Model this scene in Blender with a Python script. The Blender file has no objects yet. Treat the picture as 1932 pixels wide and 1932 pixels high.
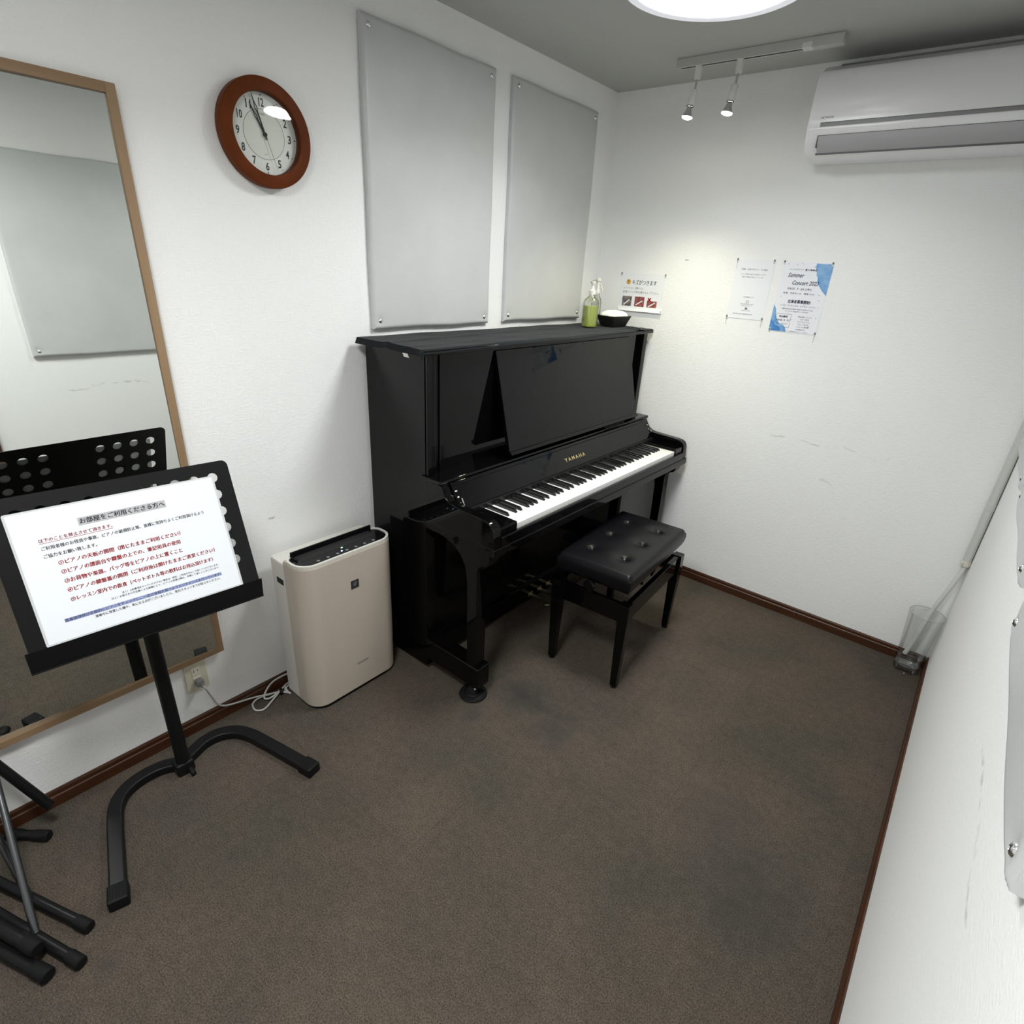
import bpy, bmesh, math, random
from mathutils import Matrix, Vector, Euler
random.seed(7)
SC = bpy.context.scene
COL = SC.collection
PI = math.pi

# ---------------------------------------------------------------- camera, world, light, exposure
F_PX = 1061.677
cam_d = bpy.data.cameras.new('camera')
cam = bpy.data.objects.new('camera', cam_d)
COL.objects.link(cam)
cam.location = (1.77482, -2.83685, 1.57046)
cam.rotation_euler = (math.radians(65.603), math.radians(-3.237), math.radians(39.775))
cam_d.sensor_width = 36.0
cam_d.sensor_fit = 'HORIZONTAL'
cam_d.lens = F_PX / 1932 * 36
cam_d.shift_x = -(973.503 - 966) / 1932
cam_d.shift_y = (980.411 - 966) / 1932
cam_d.clip_start = 0.01
SC.camera = cam

world = bpy.data.worlds.new('world')
SC.world = world
world.use_nodes = True
world.node_tree.nodes['Background'].inputs[0].default_value = (0.8, 0.85, 0.9, 1)
world.node_tree.nodes['Background'].inputs[1].default_value = 0.02

LAMP_STRENGTH = 10.5
LAMP_STRENGTH_BEHIND = 15.0
LAMP_W, LAMP_W_BEHIND, LAMP_SPREAD = 6.3, 9.6, 148.0
SPOT_W = 9.5
SC.view_settings.view_transform = 'Standard'
SC.view_settings.look = 'None'
SC.view_settings.gamma = 1
SC.view_settings.use_curve_mapping = False
SC.view_settings.exposure = 0.84
SC.cycles.max_bounces = 12
SC.cycles.diffuse_bounces = 7
SC.cycles.glossy_bounces = 6
SC.cycles.transmission_bounces = 8
SC.cycles.transparent_max_bounces = 12
SC.cycles.sample_clamp_indirect = 6
SC.cycles.caustics_refractive = False
SC.cycles.caustics_reflective = False

H, W, Y_FRONT = 2.35, 1.962, -3.55      # ceiling height, room width, wall behind the camera


# ---------------------------------------------------------------- materials
def srgb(r, g, b):
    f = lambda c: (c / 255 / 12.92) if c / 255 <= 0.04045 else ((c / 255 + 0.055) / 1.055) ** 2.4
    return (f(r), f(g), f(b), 1)


def mat(name, col, rough=0.5, metal=0.0, spec=0.5, coat=0.0, emit=None, emit_s=0.0):
    m = bpy.data.materials.new(name)
    m.use_nodes = True
    b = m.node_tree.nodes['Principled BSDF']
    b.inputs['Base Color'].default_value = col
    b.inputs['Roughness'].default_value = rough
    b.inputs['Metallic'].default_value = metal
    b.inputs['Specular IOR Level'].default_value = spec
    b.inputs['Coat Weight'].default_value = coat
    if coat:
        b.inputs['Coat Roughness'].default_value = 0.02
    if emit:
        b.inputs['Emission Color'].default_value = emit
        b.inputs['Emission Strength'].default_value = emit_s
    return m


def nd(m, kind, **kw):
    n = m.node_tree.nodes.new(kind)
    for k, v in kw.items():
        if k.startswith('i_'):
            key = k[2:].replace('_', ' ')
            n.inputs[key].default_value = v
        else:
            setattr(n, k, v)
    return n


def lk(m, a, b):
    m.node_tree.links.new(a, b)


def bump_noise(m, scale=200, strength=0.1, dist=0.001, detail=4, stretch=(1, 1, 1)):
    tc = nd(m, 'ShaderNodeTexCoord')
    mp = nd(m, 'ShaderNodeMapping')
    mp.inputs['Scale'].default_value = stretch
    nz = nd(m, 'ShaderNodeTexNoise', i_Scale=scale, i_Detail=detail)
    bp = nd(m, 'ShaderNodeBump', i_Strength=strength, i_Distance=dist)
    lk(m, tc.outputs['Object'], mp.inputs['Vector'])
    lk(m, mp.outputs['Vector'], nz.inputs['Vector'])
    lk(m, nz.outputs['Fac'], bp.inputs['Height'])
    lk(m, bp.outputs['Normal'], m.node_tree.nodes['Principled BSDF'].inputs['Normal'])
    return nz, bp


def colour_noise(m, ca, cb, scale=5, detail=4, lo=0.35, hi=0.65, stretch=(1, 1, 1), rough=0.6):
    tc = nd(m, 'ShaderNodeTexCoord')
    mp = nd(m, 'ShaderNodeMapping')
    mp.inputs['Scale'].default_value = stretch
    nz = nd(m, 'ShaderNodeTexNoise', i_Scale=scale, i_Detail=detail, i_Roughness=rough)
    rp = nd(m, 'ShaderNodeValToRGB')
    rp.color_ramp.elements[0].position = lo
    rp.color_ramp.elements[1].position = hi
    rp.color_ramp.elements[0].color = ca
    rp.color_ramp.elements[1].color = cb
    lk(m, tc.outputs['Object'], mp.inputs['Vector'])
    lk(m, mp.outputs['Vector'], nz.inputs['Vector'])
    lk(m, nz.outputs['Fac'], rp.inputs['Fac'])
    lk(m, rp.outputs['Color'], m.node_tree.nodes['Principled BSDF'].inputs['Base Color'])
    return rp


def wall_material(name, scuffs=(), weave=1.0):
    """white woven vinyl wallpaper; scuffs = list of (centre, half size) boxes in which grey wear streaks appear"""
    m = mat(name, (0.78, 0.79, 0.78, 1), 0.75, spec=0.25)
    b = m.node_tree.nodes['Principled BSDF']
    tc = nd(m, 'ShaderNodeTexCoord')
    hs = []
    for st in ((1, 1, 0.22), (0.22, 0.22, 1)):
        mp = nd(m, 'ShaderNodeMapping')
        mp.inputs['Scale'].default_value = st
        nz = nd(m, 'ShaderNodeTexNoise', i_Scale=210.0, i_Detail=3.0)
        lk(m, tc.outputs['Object'], mp.inputs['Vector'])
        lk(m, mp.outputs['Vector'], nz.inputs['Vector'])
        hs.append(nz)
    ad = nd(m, 'ShaderNodeMath', operation='MAXIMUM')
    lk(m, hs[0].outputs['Fac'], ad.inputs[0])
    lk(m, hs[1].outputs['Fac'], ad.inputs[1])
    bp = nd(m, 'ShaderNodeBump', i_Strength=0.62 * weave, i_Distance=0.003)
    lk(m, ad.outputs[0], bp.inputs['Height'])
    lk(m, bp.outputs['Normal'], b.inputs['Normal'])
    # faint tone variation
    nz2 = nd(m, 'ShaderNodeTexNoise', i_Scale=2.2, i_Detail=5.0)
    lk(m, tc.outputs['Object'], nz2.inputs['Vector'])
    mx = nd(m, 'ShaderNodeMix', data_type='RGBA')
    mx.inputs[6].default_value = (0.865, 0.87, 0.86, 1)
    mx.inputs[7].default_value = (0.895, 0.90, 0.893, 1)
    lk(m, nz2.outputs['Fac'], mx.inputs[0])
    last = mx.outputs[2]
    for c, hsz, dark, slope in scuffs:
        ax = 0 if hsz[0] > 0 else 1
        mp = nd(m, 'ShaderNodeMapping')
        mp.inputs['Location'].default_value = [-v for v in c]
        lk(m, tc.outputs['Object'], mp.inputs['Vector'])
        sp = nd(m, 'ShaderNodeSeparateXYZ')
        lk(m, mp.outputs['Vector'], sp.inputs[0])
        along = sp.outputs[ax]
        nzl = nd(m, 'ShaderNodeTexNoise', i_Scale=9.0, i_Detail=6.0)
        lk(m, tc.outputs['Object'], nzl.inputs['Vector'])
        # line height wobbles with noise
        wob = nd(m, 'ShaderNodeMath', operation='MULTIPLY_ADD')
        wob.inputs[1].default_value = 0.09
        wob.inputs[2].default_value = -0.045
        lk(m, nzl.outputs['Fac'], wob.inputs[0])
        sl = nd(m, 'ShaderNodeMath', operation='MULTIPLY_ADD')
        sl.inputs[1].default_value = slope
        lk(m, along, sl.inputs[0])
        lk(m, wob.outputs[0], sl.inputs[2])
        df = nd(m, 'ShaderNodeMath', operation='SUBTRACT')
        lk(m, sp.outputs[2], df.inputs[0])
        lk(m, sl.outputs[0], df.inputs[1])
        ab = nd(m, 'ShaderNodeMath', operation='ABSOLUTE')
        lk(m, df.outputs[0], ab.inputs[0])
        r1 = nd(m, 'ShaderNodeMapRange')
        r1.inputs['From Min'].default_value = 0
        r1.inputs['From Max'].default_value = hsz[2]
        r1.inputs['To Min'].default_value = 1
        r1.inputs['To Max'].default_value = 0
        lk(m, ab.outputs[0], r1.inputs[0])
        a2 = nd(m, 'ShaderNodeMath', operation='ABSOLUTE')
        lk(m, along, a2.inputs[0])
        r2 = nd(m, 'ShaderNodeMapRange')
        r2.inputs['From Min'].default_value = hsz[ax] * 0.75
        r2.inputs['From Max'].default_value = hsz[ax]
        r2.inputs['To Min'].default_value = 1
        r2.inputs['To Max'].default_value = 0
        lk(m, a2.outputs[0], r2.inputs[0])
        nzd = nd(m, 'ShaderNodeTexNoise', i_Scale=24.0, i_Detail=5.0)
        lk(m, tc.outputs['Object'], nzd.inputs['Vector'])
        r3 = nd(m, 'ShaderNodeMapRange')
        r3.inputs['From Min'].default_value = 0.42
        r3.inputs['From Max'].default_value = 0.62
        lk(m, nzd.outputs['Fac'], r3.inputs[0])
        p1 = nd(m, 'ShaderNodeMath', operation='MULTIPLY')
        p2 = nd(m, 'ShaderNodeMath', operation='MULTIPLY')
        p3 = nd(m, 'ShaderNodeMath', operation='MULTIPLY')
        lk(m, r1.outputs[0], p1.inputs[0]); lk(m, r2.outputs[0], p1.inputs[1])
        lk(m, p1.outputs[0], p2.inputs[0]); lk(m, r3.outputs[0], p2.inputs[1])
        lk(m, p2.outputs[0], p3.inputs[0]); p3.inputs[1].default_value = dark
        m2 = nd(m, 'ShaderNodeMix', data_type='RGBA')
        lk(m, p3.outputs[0], m2.inputs[0])
        lk(m, last, m2.inputs[6])
        m2.inputs[7].default_value = (0.12, 0.12, 0.12, 1)
        last = m2.outputs[2]
    lk(m, last, b.inputs['Base Color'])
    return m


def carpet_material():
    m = mat('carpet', (0.12, 0.1, 0.085, 1), 0.95, spec=0.05)
    b = m.node_tree.nodes['Principled BSDF']
    tc = nd(m, 'ShaderNodeTexCoord')
    n1 = nd(m, 'ShaderNodeTexNoise', i_Scale=260.0, i_Detail=3.0, i_Roughness=0.7)
    n2 = nd(m, 'ShaderNodeTexNoise', i_Scale=2.6, i_Detail=6.0, i_Roughness=0.6)
    n3 = nd(m, 'ShaderNodeTexNoise', i_Scale=38.0, i_Detail=4.0, i_Roughness=0.7)
    for n in (n1, n2, n3):
        lk(m, tc.outputs['Object'], n.inputs['Vector'])
    rp = nd(m, 'ShaderNodeValToRGB')
    rp.color_ramp.elements[0].position = 0.36
    rp.color_ramp.elements[1].position = 0.66
    rp.color_ramp.elements[0].color = (0.053, 0.046, 0.038, 1)
    rp.color_ramp.elements[1].color = (0.140, 0.120, 0.101, 1)
    lk(m, n1.outputs['Fac'], rp.inputs['Fac'])
    # worn, dirtier areas
    rp2 = nd(m, 'ShaderNodeValToRGB')
    rp2.color_ramp.elements[0].position = 0.34
    rp2.color_ramp.elements[1].position = 0.62
    rp2.color_ramp.elements[0].color = (0.80, 0.82, 0.80, 1)
    rp2.color_ramp.elements[1].color = (1.06, 1.0, 0.96, 1)
    lk(m, n2.outputs['Fac'], rp2.inputs['Fac'])
    mu = nd(m, 'ShaderNodeMix', data_type='RGBA', blend_type='MULTIPLY')
    mu.inputs[0].default_value = 1
    lk(m, rp.outputs['Color'], mu.inputs[6])
    lk(m, rp2.outputs['Color'], mu.inputs[7])
    rp3 = nd(m, 'ShaderNodeValToRGB')
    rp3.color_ramp.elements[0].position = 0.3
    rp3.color_ramp.elements[1].position = 0.7
    rp3.color_ramp.elements[0].color = (0.84, 0.84, 0.84, 1)
    rp3.color_ramp.elements[1].color = (1.1, 1.1, 1.1, 1)
    lk(m, n3.outputs['Fac'], rp3.inputs['Fac'])
    mu2 = nd(m, 'ShaderNodeMix', data_type='RGBA', blend_type='MULTIPLY')
    mu2.inputs[0].default_value = 1
    lk(m, mu.outputs[2], mu2.inputs[6])
    lk(m, rp3.outputs['Color'], mu2.inputs[7])
    # carpet tiles, 0.5 m, with tight seams and slightly different tones
    mp = nd(m, 'ShaderNodeMapping')
    mp.inputs['Location'].default_value = (0.1, 0.14, 0)
    lk(m, tc.outputs['Object'], mp.inputs['Vector'])
    br = nd(m, 'ShaderNodeTexBrick', i_Scale=1.0)
    br.offset = 0
    br.inputs['Brick Width'].default_value = 0.5
    br.inputs['Row Height'].default_value = 0.5
    br.inputs['Mortar Size'].default_value = 0.0016
    br.inputs['Mortar Smooth'].default_value = 0.6
    br.inputs['Color1'].default_value = (0.955, 0.955, 0.94, 1)
    br.inputs['Color2'].default_value = (1.03, 1.02, 1.02, 1)
    br.inputs['Mortar'].default_value = (0.84, 0.84, 0.84, 1)
    lk(m, mp.outputs['Vector'], br.inputs['Vector'])
    mu3 = nd(m, 'ShaderNodeMix', data_type='RGBA', blend_type='MULTIPLY')
    mu3.inputs[0].default_value = 1
    lk(m, mu2.outputs[2], mu3.inputs[6])
    lk(m, br.outputs['Color'], mu3.inputs[7])
    last = mu3.outputs[2]
    # spilled stains with their own place and size
    for (x, y, r, k) in ((0.75, -1.41, 0.15, 0.9), (0.93, -1.47, 0.18, 0.6), (0.66, -1.62, 0.06, 0.5),
                         (1.55, -1.42, 0.22, 0.4), (1.68, -1.62, 0.24, 0.42), (0.60, -2.80, 0.05, 0.4), (1.1, -1.62, 0.07, 0.2)):
        mp = nd(m, 'ShaderNodeMapping')
        mp.inputs['Location'].default_value = (-x, -y, 0)
        lk(m, tc.outputs['Object'], mp.inputs['Vector'])
        ln = nd(m, 'ShaderNodeVectorMath', operation='LENGTH')
        lk(m, mp.outputs['Vector'], ln.inputs[0])
        ns = nd(m, 'ShaderNodeTexNoise', i_Scale=14.0, i_Detail=5.0)
        lk(m, tc.outputs['Object'], ns.inputs['Vector'])
        ad = nd(m, 'ShaderNodeMath', operation='MULTIPLY_ADD')
        ad.inputs[1].default_value = r * 1.2
        lk(m, ns.outputs['Fac'], ad.inputs[0])
        lk(m, ln.outputs['Value'], ad.inputs[2])
        r1 = nd(m, 'ShaderNodeMapRange', interpolation_type='SMOOTHSTEP')
        r1.inputs['From Min'].default_value = r * 0.55
        r1.inputs['From Max'].default_value = r * 1.6
        r1.inputs['To Min'].default_value = k
        r1.inputs['To Max'].default_value = 0
        lk(m, ad.outputs[0], r1.inputs[0])
        m2 = nd(m, 'ShaderNodeMix', data_type='RGBA')
        lk(m, r1.outputs[0], m2.inputs[0])
        lk(m, last, m2.inputs[6])
        m2.inputs[7].default_value = (0.045, 0.045, 0.042, 1)
        last = m2.outputs[2]
    lk(m, last, b.inputs['Base Color'])
    bp = nd(m, 'ShaderNodeBump', i_Strength=0.8, i_Distance=0.004)
    lk(m, n1.outputs['Fac'], bp.inputs['Height'])
    lk(m, bp.outputs['Normal'], b.inputs['Normal'])
    return m


M = {}
M['wall'] = wall_material('wallpaper', scuffs=[((1.32, 0, 0.895), (0.31, 0, 0.005), 0.35, -0.01),
                                               ((1.36, 0, 0.73), (0.05, 0, 0.006), 0.25, -0.05),
                                               ((0.49, 0, 1.632), (0.012, 0, 0.004), 0.8, 0.0)])
M['wall_r'] = wall_material('wallpaper_scuffed', scuffs=[((0, -1.95, 0.865), (0, 0.22, 0.006), 0.35, 0.03)], weave=0.5)
M['wall_l'] = wall_material('wallpaper_marked', scuffs=[((0, -1.97, 0.715), (0, 0.014, 0.007), 0.8, 0.4)])
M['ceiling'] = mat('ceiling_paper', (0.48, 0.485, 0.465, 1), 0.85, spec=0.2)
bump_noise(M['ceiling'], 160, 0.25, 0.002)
M['carpet'] = carpet_material()
M['base'] = mat('baseboard_wood', srgb(80, 40, 20), 0.4)
colour_noise(M['base'], srgb(46, 24, 12), srgb(80, 45, 23), 6, 6, 0.3, 0.7, (1, 1, 30))
M['door'] = mat('door_wood', srgb(58, 34, 22), 0.45)
colour_noise(M['door'], srgb(44, 25, 16), srgb(70, 42, 27), 5, 6, 0.3, 0.7, (12, 12, 0.6))
M['black'] = mat('polished_ebony', (0.002, 0.002, 0.0023, 1), 0.03, spec=0.26)
M['black2'] = mat('satin_black', (0.008, 0.008, 0.009, 1), 0.32)
M['white_key'] = mat('key_white', (0.86, 0.86, 0.84, 1), 0.18)
M['black_key'] = mat('key_black', (0.008, 0.008, 0.009, 1), 0.22)
M['gold'] = mat('brass_inlay', (0.72, 0.58, 0.30, 1), 0.3, 1.0)
M['brass'] = mat('pedal_brass', (0.42, 0.37, 0.26, 1), 0.35, 1.0)
M['chrome'] = mat('chrome', (0.75, 0.75, 0.75, 1), 0.12, 1.0)
M['steel'] = mat('bright_screw', (0.82, 0.82, 0.82, 1), 0.22, 1.0)
M['leather'] = mat('black_leather', (0.005, 0.005, 0.0065, 1), 0.30, spec=0.2)
bump_noise(M['leather'], 420, 0.12, 0.0006)
M['felt'] = mat('black_felt', (0.020, 0.026, 0.028, 1), 0.95, spec=0.1)
M['felt'].node_tree.nodes['Principled BSDF'].inputs['Sheen Weight'].default_value = 0.3
M['felt'].node_tree.nodes['Principled BSDF'].inputs['Sheen Roughness'].default_value = 0.4
bump_noise(M['felt'], 600, 0.2, 0.001)
M['panel'] = mat('grey_vinyl_cloth', (0.40, 0.41, 0.41, 1), 0.36, spec=0.5)
colour_noise(M['panel'], (0.53, 0.54, 0.535, 1), (0.58, 0.59, 0.585, 1), 4, 5, 0.3, 0.7)
bump_noise(M['panel'], 5, 0.22, 0.02, 3, (1, 1, 1.6))
M['oak'] = mat('pale_oak', srgb(178, 150, 120), 0.55)
colour_noise(M['oak'], srgb(126, 100, 72), srgb(156, 130, 100), 14, 6, 0.3, 0.7, (1, 1, 0.05))
M['oak_h'] = mat('pale_oak_crosswise', srgb(178, 150, 120), 0.55)
colour_noise(M['oak_h'], srgb(126, 100, 72), srgb(156, 130, 100), 14, 6, 0.3, 0.7, (1, 0.05, 1))
M['mirror'] = mat('mirror_silver', (0.80, 0.83, 0.80, 1), 0.0, 1.0)
M['clock_wood'] = mat('clock_brown_wood', srgb(96, 42, 20), 0.5, spec=0.08)
colour_noise(M['clock_wood'], srgb(84, 40, 14), srgb(106, 52, 23), 9, 6, 0.3, 0.7, (1, 1, 14))
M['dial'] = mat('clock_dial', (0.95, 0.965, 0.92, 1), 0.5)
M['dial_in'] = mat('clock_dial_centre', (0.90, 0.92, 0.84, 1), 0.5)
M['ink'] = mat('printed_black', (0.022, 0.022, 0.024, 1), 0.6)
M['ink_soft'] = mat('printed_grey', (0.16, 0.16, 0.18, 1), 0.6)
M['ink_pale'] = mat('printed_pale_grey', (0.36, 0.37, 0.40, 1), 0.6)
M['ink_red'] = mat('printed_red', srgb(158, 24, 26), 0.6, spec=0.2)
M['mark_grey'] = mat('printed_grey_band', (0.42, 0.42, 0.44, 1), 0.6)
M['mark_blue'] = mat('printed_blue_band', srgb(142, 152, 190), 0.6)
M['ink_navy'] = mat('printed_navy', srgb(45, 50, 88), 0.6)
M['paper'] = mat('white_paper', (0.84, 0.855, 0.89, 1), 0.6)
M['paper_lam'] = mat('laminated_paper', (0.74, 0.765, 0.805, 1), 0.3, spec=0.35)
M['lam_edge'] = mat('clear_laminate', (0.55, 0.57, 0.58, 1), 0.12)
M['blue_wash'] = mat('poster_blue_wash', srgb(110, 165, 215), 0.6)
colour_noise(M['blue_wash'], srgb(88, 146, 204), srgb(150, 190, 226), 22, 5, 0.3, 0.7)
M['blue_deep'] = mat('poster_deep_blue_wash', srgb(52, 122, 192), 0.6)
colour_noise(M['blue_deep'], srgb(44, 112, 186), srgb(90, 150, 210), 26, 5, 0.3, 0.7)
M['photo_red'] = mat('printed_photo_red', srgb(140, 66, 66), 0.5)
colour_noise(M['photo_red'], srgb(120, 48, 50), srgb(168, 100, 98), 60, 3, 0.35, 0.65)
M['photo_dark'] = mat('printed_photo_grey', srgb(90, 84, 80), 0.5)
colour_noise(M['photo_dark'], srgb(70, 62, 60), srgb(150, 142, 138), 55, 3, 0.35, 0.65)
M['orange'] = mat('printed_orange', srgb(214, 160, 60), 0.5)
M['tape'] = mat('clear_tape', (0.62, 0.63, 0.62, 1), 0.2)
M['pin'] = mat('grey_pin', (0.10, 0.10, 0.11, 1), 0.4)
M['matte_black'] = mat('black_powder_coat', (0.006, 0.006, 0.0066, 1), 0.42, spec=0.22)
bump_noise(M['matte_black'], 500, 0.06, 0.0004)
M['rubber'] = mat('black_rubber', (0.007, 0.007, 0.0075, 1), 0.55, spec=0.16)
M['tube_grey'] = mat('dark_metal_tube', (0.10, 0.105, 0.11, 1), 0.28, 0.85)
M['beige'] = mat('beige_plastic', srgb(178, 168, 156), 0.42)
M['beige_side'] = mat('pale_beige_plastic', srgb(205, 203, 196), 0.4)
M['gloss_black'] = mat('glossy_black_plastic', (0.004, 0.004, 0.005, 1), 0.10, spec=0.2)
M['dark_void'] = mat('dark_slot', (0.008, 0.008, 0.008, 1), 0.8)
M['led_blue'] = mat('blue_light', (0.2, 0.3, 1, 1), 0.4, emit=(0.35, 0.5, 1, 1), emit_s=6)
M['led_green'] = mat('green_light', (0.2, 1, 0.4, 1), 0.4, emit=(0.4, 1, 0.6, 1), emit_s=2)
M['icon'] = mat('grey_button_icons', (0.16, 0.17, 0.18, 1), 0.5)
M['ac'] = mat('ac_white_plastic', (0.89, 0.89, 0.90, 1), 0.22, spec=0.5)
bump_noise(M['ac'], 3.4, 0.28, 0.02, 2, (1, 1, 3))
M['ac2'] = mat('ac_grey_plastic', (0.68, 0.68, 0.70, 1), 0.3)
M['ac_dark'] = mat('ac_shadow_gap', (0.10, 0.10, 0.105, 1), 0.5)
M['ac_groove'] = mat('ac_grey_recess', (0.24, 0.24, 0.25, 1), 0.4)
M['ac3'] = mat('ac_louver_grey', (0.44, 0.44, 0.455, 1), 0.35)
M['cream'] = mat('cream_plastic', srgb(214, 210, 188), 0.4)
M['cream2'] = mat('pale_cream_plastic', srgb(226, 222, 204), 0.4)
M['cord'] = mat('grey_cord', (0.48, 0.47, 0.46, 1), 0.5)
M['plug'] = mat('grey_plug', (0.22, 0.225, 0.235, 1), 0.45)
M['white_plastic'] = mat('white_plastic', (0.72, 0.72, 0.69, 1), 0.35)
M['rail'] = mat('rail_white', (0.50, 0.50, 0.475, 1), 0.45)
M['pvc'] = mat('pale_grey_hose', (0.58, 0.585, 0.56, 1), 0.45)
M['clip'] = mat('cream_clip', (0.66, 0.65, 0.56, 1), 0.4)
M['lamp'] = mat('lamp_diffuser', (0.9, 0.9, 0.9, 1), 0.4, emit=(0.985, 1.0, 0.985, 1), emit_s=LAMP_STRENGTH)
M['lamp_behind'] = mat('lamp_diffuser_bright', (0.9, 0.9, 0.9, 1), 0.4, emit=(0.985, 1.0, 0.985, 1), emit_s=LAMP_STRENGTH_BEHIND)
M['lamp_rim'] = mat('lamp_rim', (0.55, 0.55, 0.58, 1), 0.5, emit=(0.93, 0.94, 1.0, 1), emit_s=0.28)
M['bulb'] = mat('bulb_glow', (1, 1, 0.9, 1), 0.3, emit=(1.0, 0.97, 0.80, 1), emit_s=14)
M['white_cloth'] = mat('white_cloth', (0.80, 0.80, 0.76, 1), 0.9)
bump_noise(M['white_cloth'], 60, 0.4, 0.006)
M['basket'] = mat('black_basket', (0.012, 0.011, 0.010, 1), 0.38)
bump_noise(M['basket'], 90, 0.6, 0.004)


def glass_material(name, col=(1, 1, 1, 1), ior=1.45, rough=0.0):
    m = bpy.data.materials.new(name)
    m.use_nodes = True
    nt = m.node_tree
    nt.nodes.clear()
    out = nt.nodes.new('ShaderNodeOutputMaterial')
    g = nt.nodes.new('ShaderNodeBsdfGlass')
    g.inputs['Color'].default_value = col
    g.inputs['IOR'].default_value = ior
    g.inputs['Roughness'].default_value = rough
    nt.links.new(g.outputs[0], out.inputs[0])
    return m


def thin_glass(name, col=(1, 1, 1, 1), refl=0.06, rough=0.02, top=0.75):
    """thin pane or thin wall: mostly clear with a fresnel sheen"""
    m = bpy.data.materials.new(name)
    m.use_nodes = True
    nt = m.node_tree
    nt.nodes.clear()
    out = nt.nodes.new('ShaderNodeOutputMaterial')
    tr = nt.nodes.new('ShaderNodeBsdfTransparent')
    tr.inputs['Color'].default_value = col
    gl = nt.nodes.new('ShaderNodeBsdfGlossy')
    gl.inputs['Roughness'].default_value = rough
    lw = nt.nodes.new('ShaderNodeLayerWeight')
    lw.inputs['Blend'].default_value = 0.22
    mr = nt.nodes.new('ShaderNodeMapRange')
    mr.inputs['To Min'].default_value = refl
    mr.inputs['To Max'].default_value = top
    nt.links.new(lw.outputs['Fresnel'], mr.inputs[0])
    mx = nt.nodes.new('ShaderNodeMixShader')
    nt.links.new(mr.outputs[0], mx.inputs[0])
    nt.links.new(tr.outputs[0], mx.inputs[1])
    nt.links.new(gl.outputs[0], mx.inputs[2])
    nt.links.new(mx.outputs[0], out.inputs[0])
    return m


M['pane'] = thin_glass('clock_pane', (0.97, 0.98, 0.97, 1), 0.05, 0.03)
M['vase'] = thin_glass('clear_vase_glass', (0.985, 0.988, 0.986, 1), 0.015, 0.02, 0.35)
M['vase_base'] = thin_glass('thick_glass', (0.92, 0.93, 0.93, 1), 0.14, 0.04, 0.8)
M['glass_edge'] = mat('glass_edge', (0.34, 0.35, 0.345, 1), 0.1)
M['water'] = thin_glass('water', (0.96, 0.97, 0.97, 1), 0.04, 0.01, 0.5)
M['clear_plastic'] = thin_glass('clear_plastic', (0.90, 0.91, 0.89, 1), 0.09, 0.08)
M['green_liquid'] = mat('green_liquid', (0.72, 0.83, 0.17, 1), 0.1)
M['green_liquid'].node_tree.nodes['Principled BSDF'].inputs['Transmission Weight'].default_value = 0.3
M['green_liquid'].node_tree.nodes['Principled BSDF'].inputs['IOR'].default_value = 1.1


# ---------------------------------------------------------------- geometry helpers
def bm_new():
    return bmesh.new()


def add_bm(dst, src, mtx=None):
    me = bpy.data.meshes.new('tmp')
    src.to_mesh(me)
    src.free()
    if mtx is not None:
        me.transform(mtx)
    dst.from_mesh(me)
    bpy.data.meshes.remove(me)


def box(bm, x0, x1, y0, y1, z0, z1, bevel=0.0, seg=2, mtx=None):
    t = bmesh.new()
    bmesh.ops.create_cube(t, size=1)
    bmesh.ops.scale(t, vec=(x1 - x0, y1 - y0, z1 - z0), verts=t.verts)
    bmesh.ops.translate(t, vec=((x0 + x1) / 2, (y0 + y1) / 2, (z0 + z1) / 2), verts=t.verts)
    if bevel > 0:
        bmesh.ops.bevel(t, geom=t.edges[:], offset=bevel, segments=seg, profile=0.5, affect='EDGES', clamp_overlap=True)
    add_bm(bm, t, mtx)
    return bm


def lathe(bm, prof, n=48, mtx=None, cap0=False, cap1=False):
    """prof = [(r, z)...] revolved about z"""
    t = bmesh.new()
    rings = []
    for r, z in prof:
        if r < 1e-6:
            rings.append([t.verts.new((0, 0, z))])
        else:
            rings.append([t.verts.new((r * math.cos(2 * PI * i / n), r * math.sin(2 * PI * i / n), z)) for i in range(n)])
    for a, b in zip(rings, rings[1:]):
        for i in range(n):
            j = (i + 1) % n
            if len(a) == 1 and len(b) == 1:
                continue
            if len(a) == 1:
                t.faces.new((a[0], b[j], b[i]))
            elif len(b) == 1:
                t.faces.new((a[i], a[j], b[0]))
            else:
                t.faces.new((a[i], a[j], b[j], b[i]))
    if cap0 and len(rings[0]) > 1:
        t.faces.new(list(reversed(rings[0])))
    if cap1 and len(rings[-1]) > 1:
        t.faces.new(rings[-1])
    bmesh.ops.recalc_face_normals(t, faces=t.faces)
    add_bm(bm, t, mtx)
    return bm


def cyl(bm, a, b, r, r2=None, n=24, bevel=0.0):
    """closed cylinder / cone from point a to b"""
    a, b = Vector(a), Vector(b)
    d = b - a
    L = d.length
    r2 = r if r2 is None else r2
    q = Vector((0, 0, 1)).rotation_difference(d.normalized())
    m = Matrix.Translation(a) @ q.to_matrix().to_4x4()
    if bevel:
        prof = [(0, 0), (r - bevel, 0), (r, bevel), (r2, L - bevel), (r2 - bevel, L), (0, L)]
    else:
        prof = [(0, 0), (r, 0), (r2, L), (0, L)]
    return lathe(bm, prof, n, m)


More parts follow.
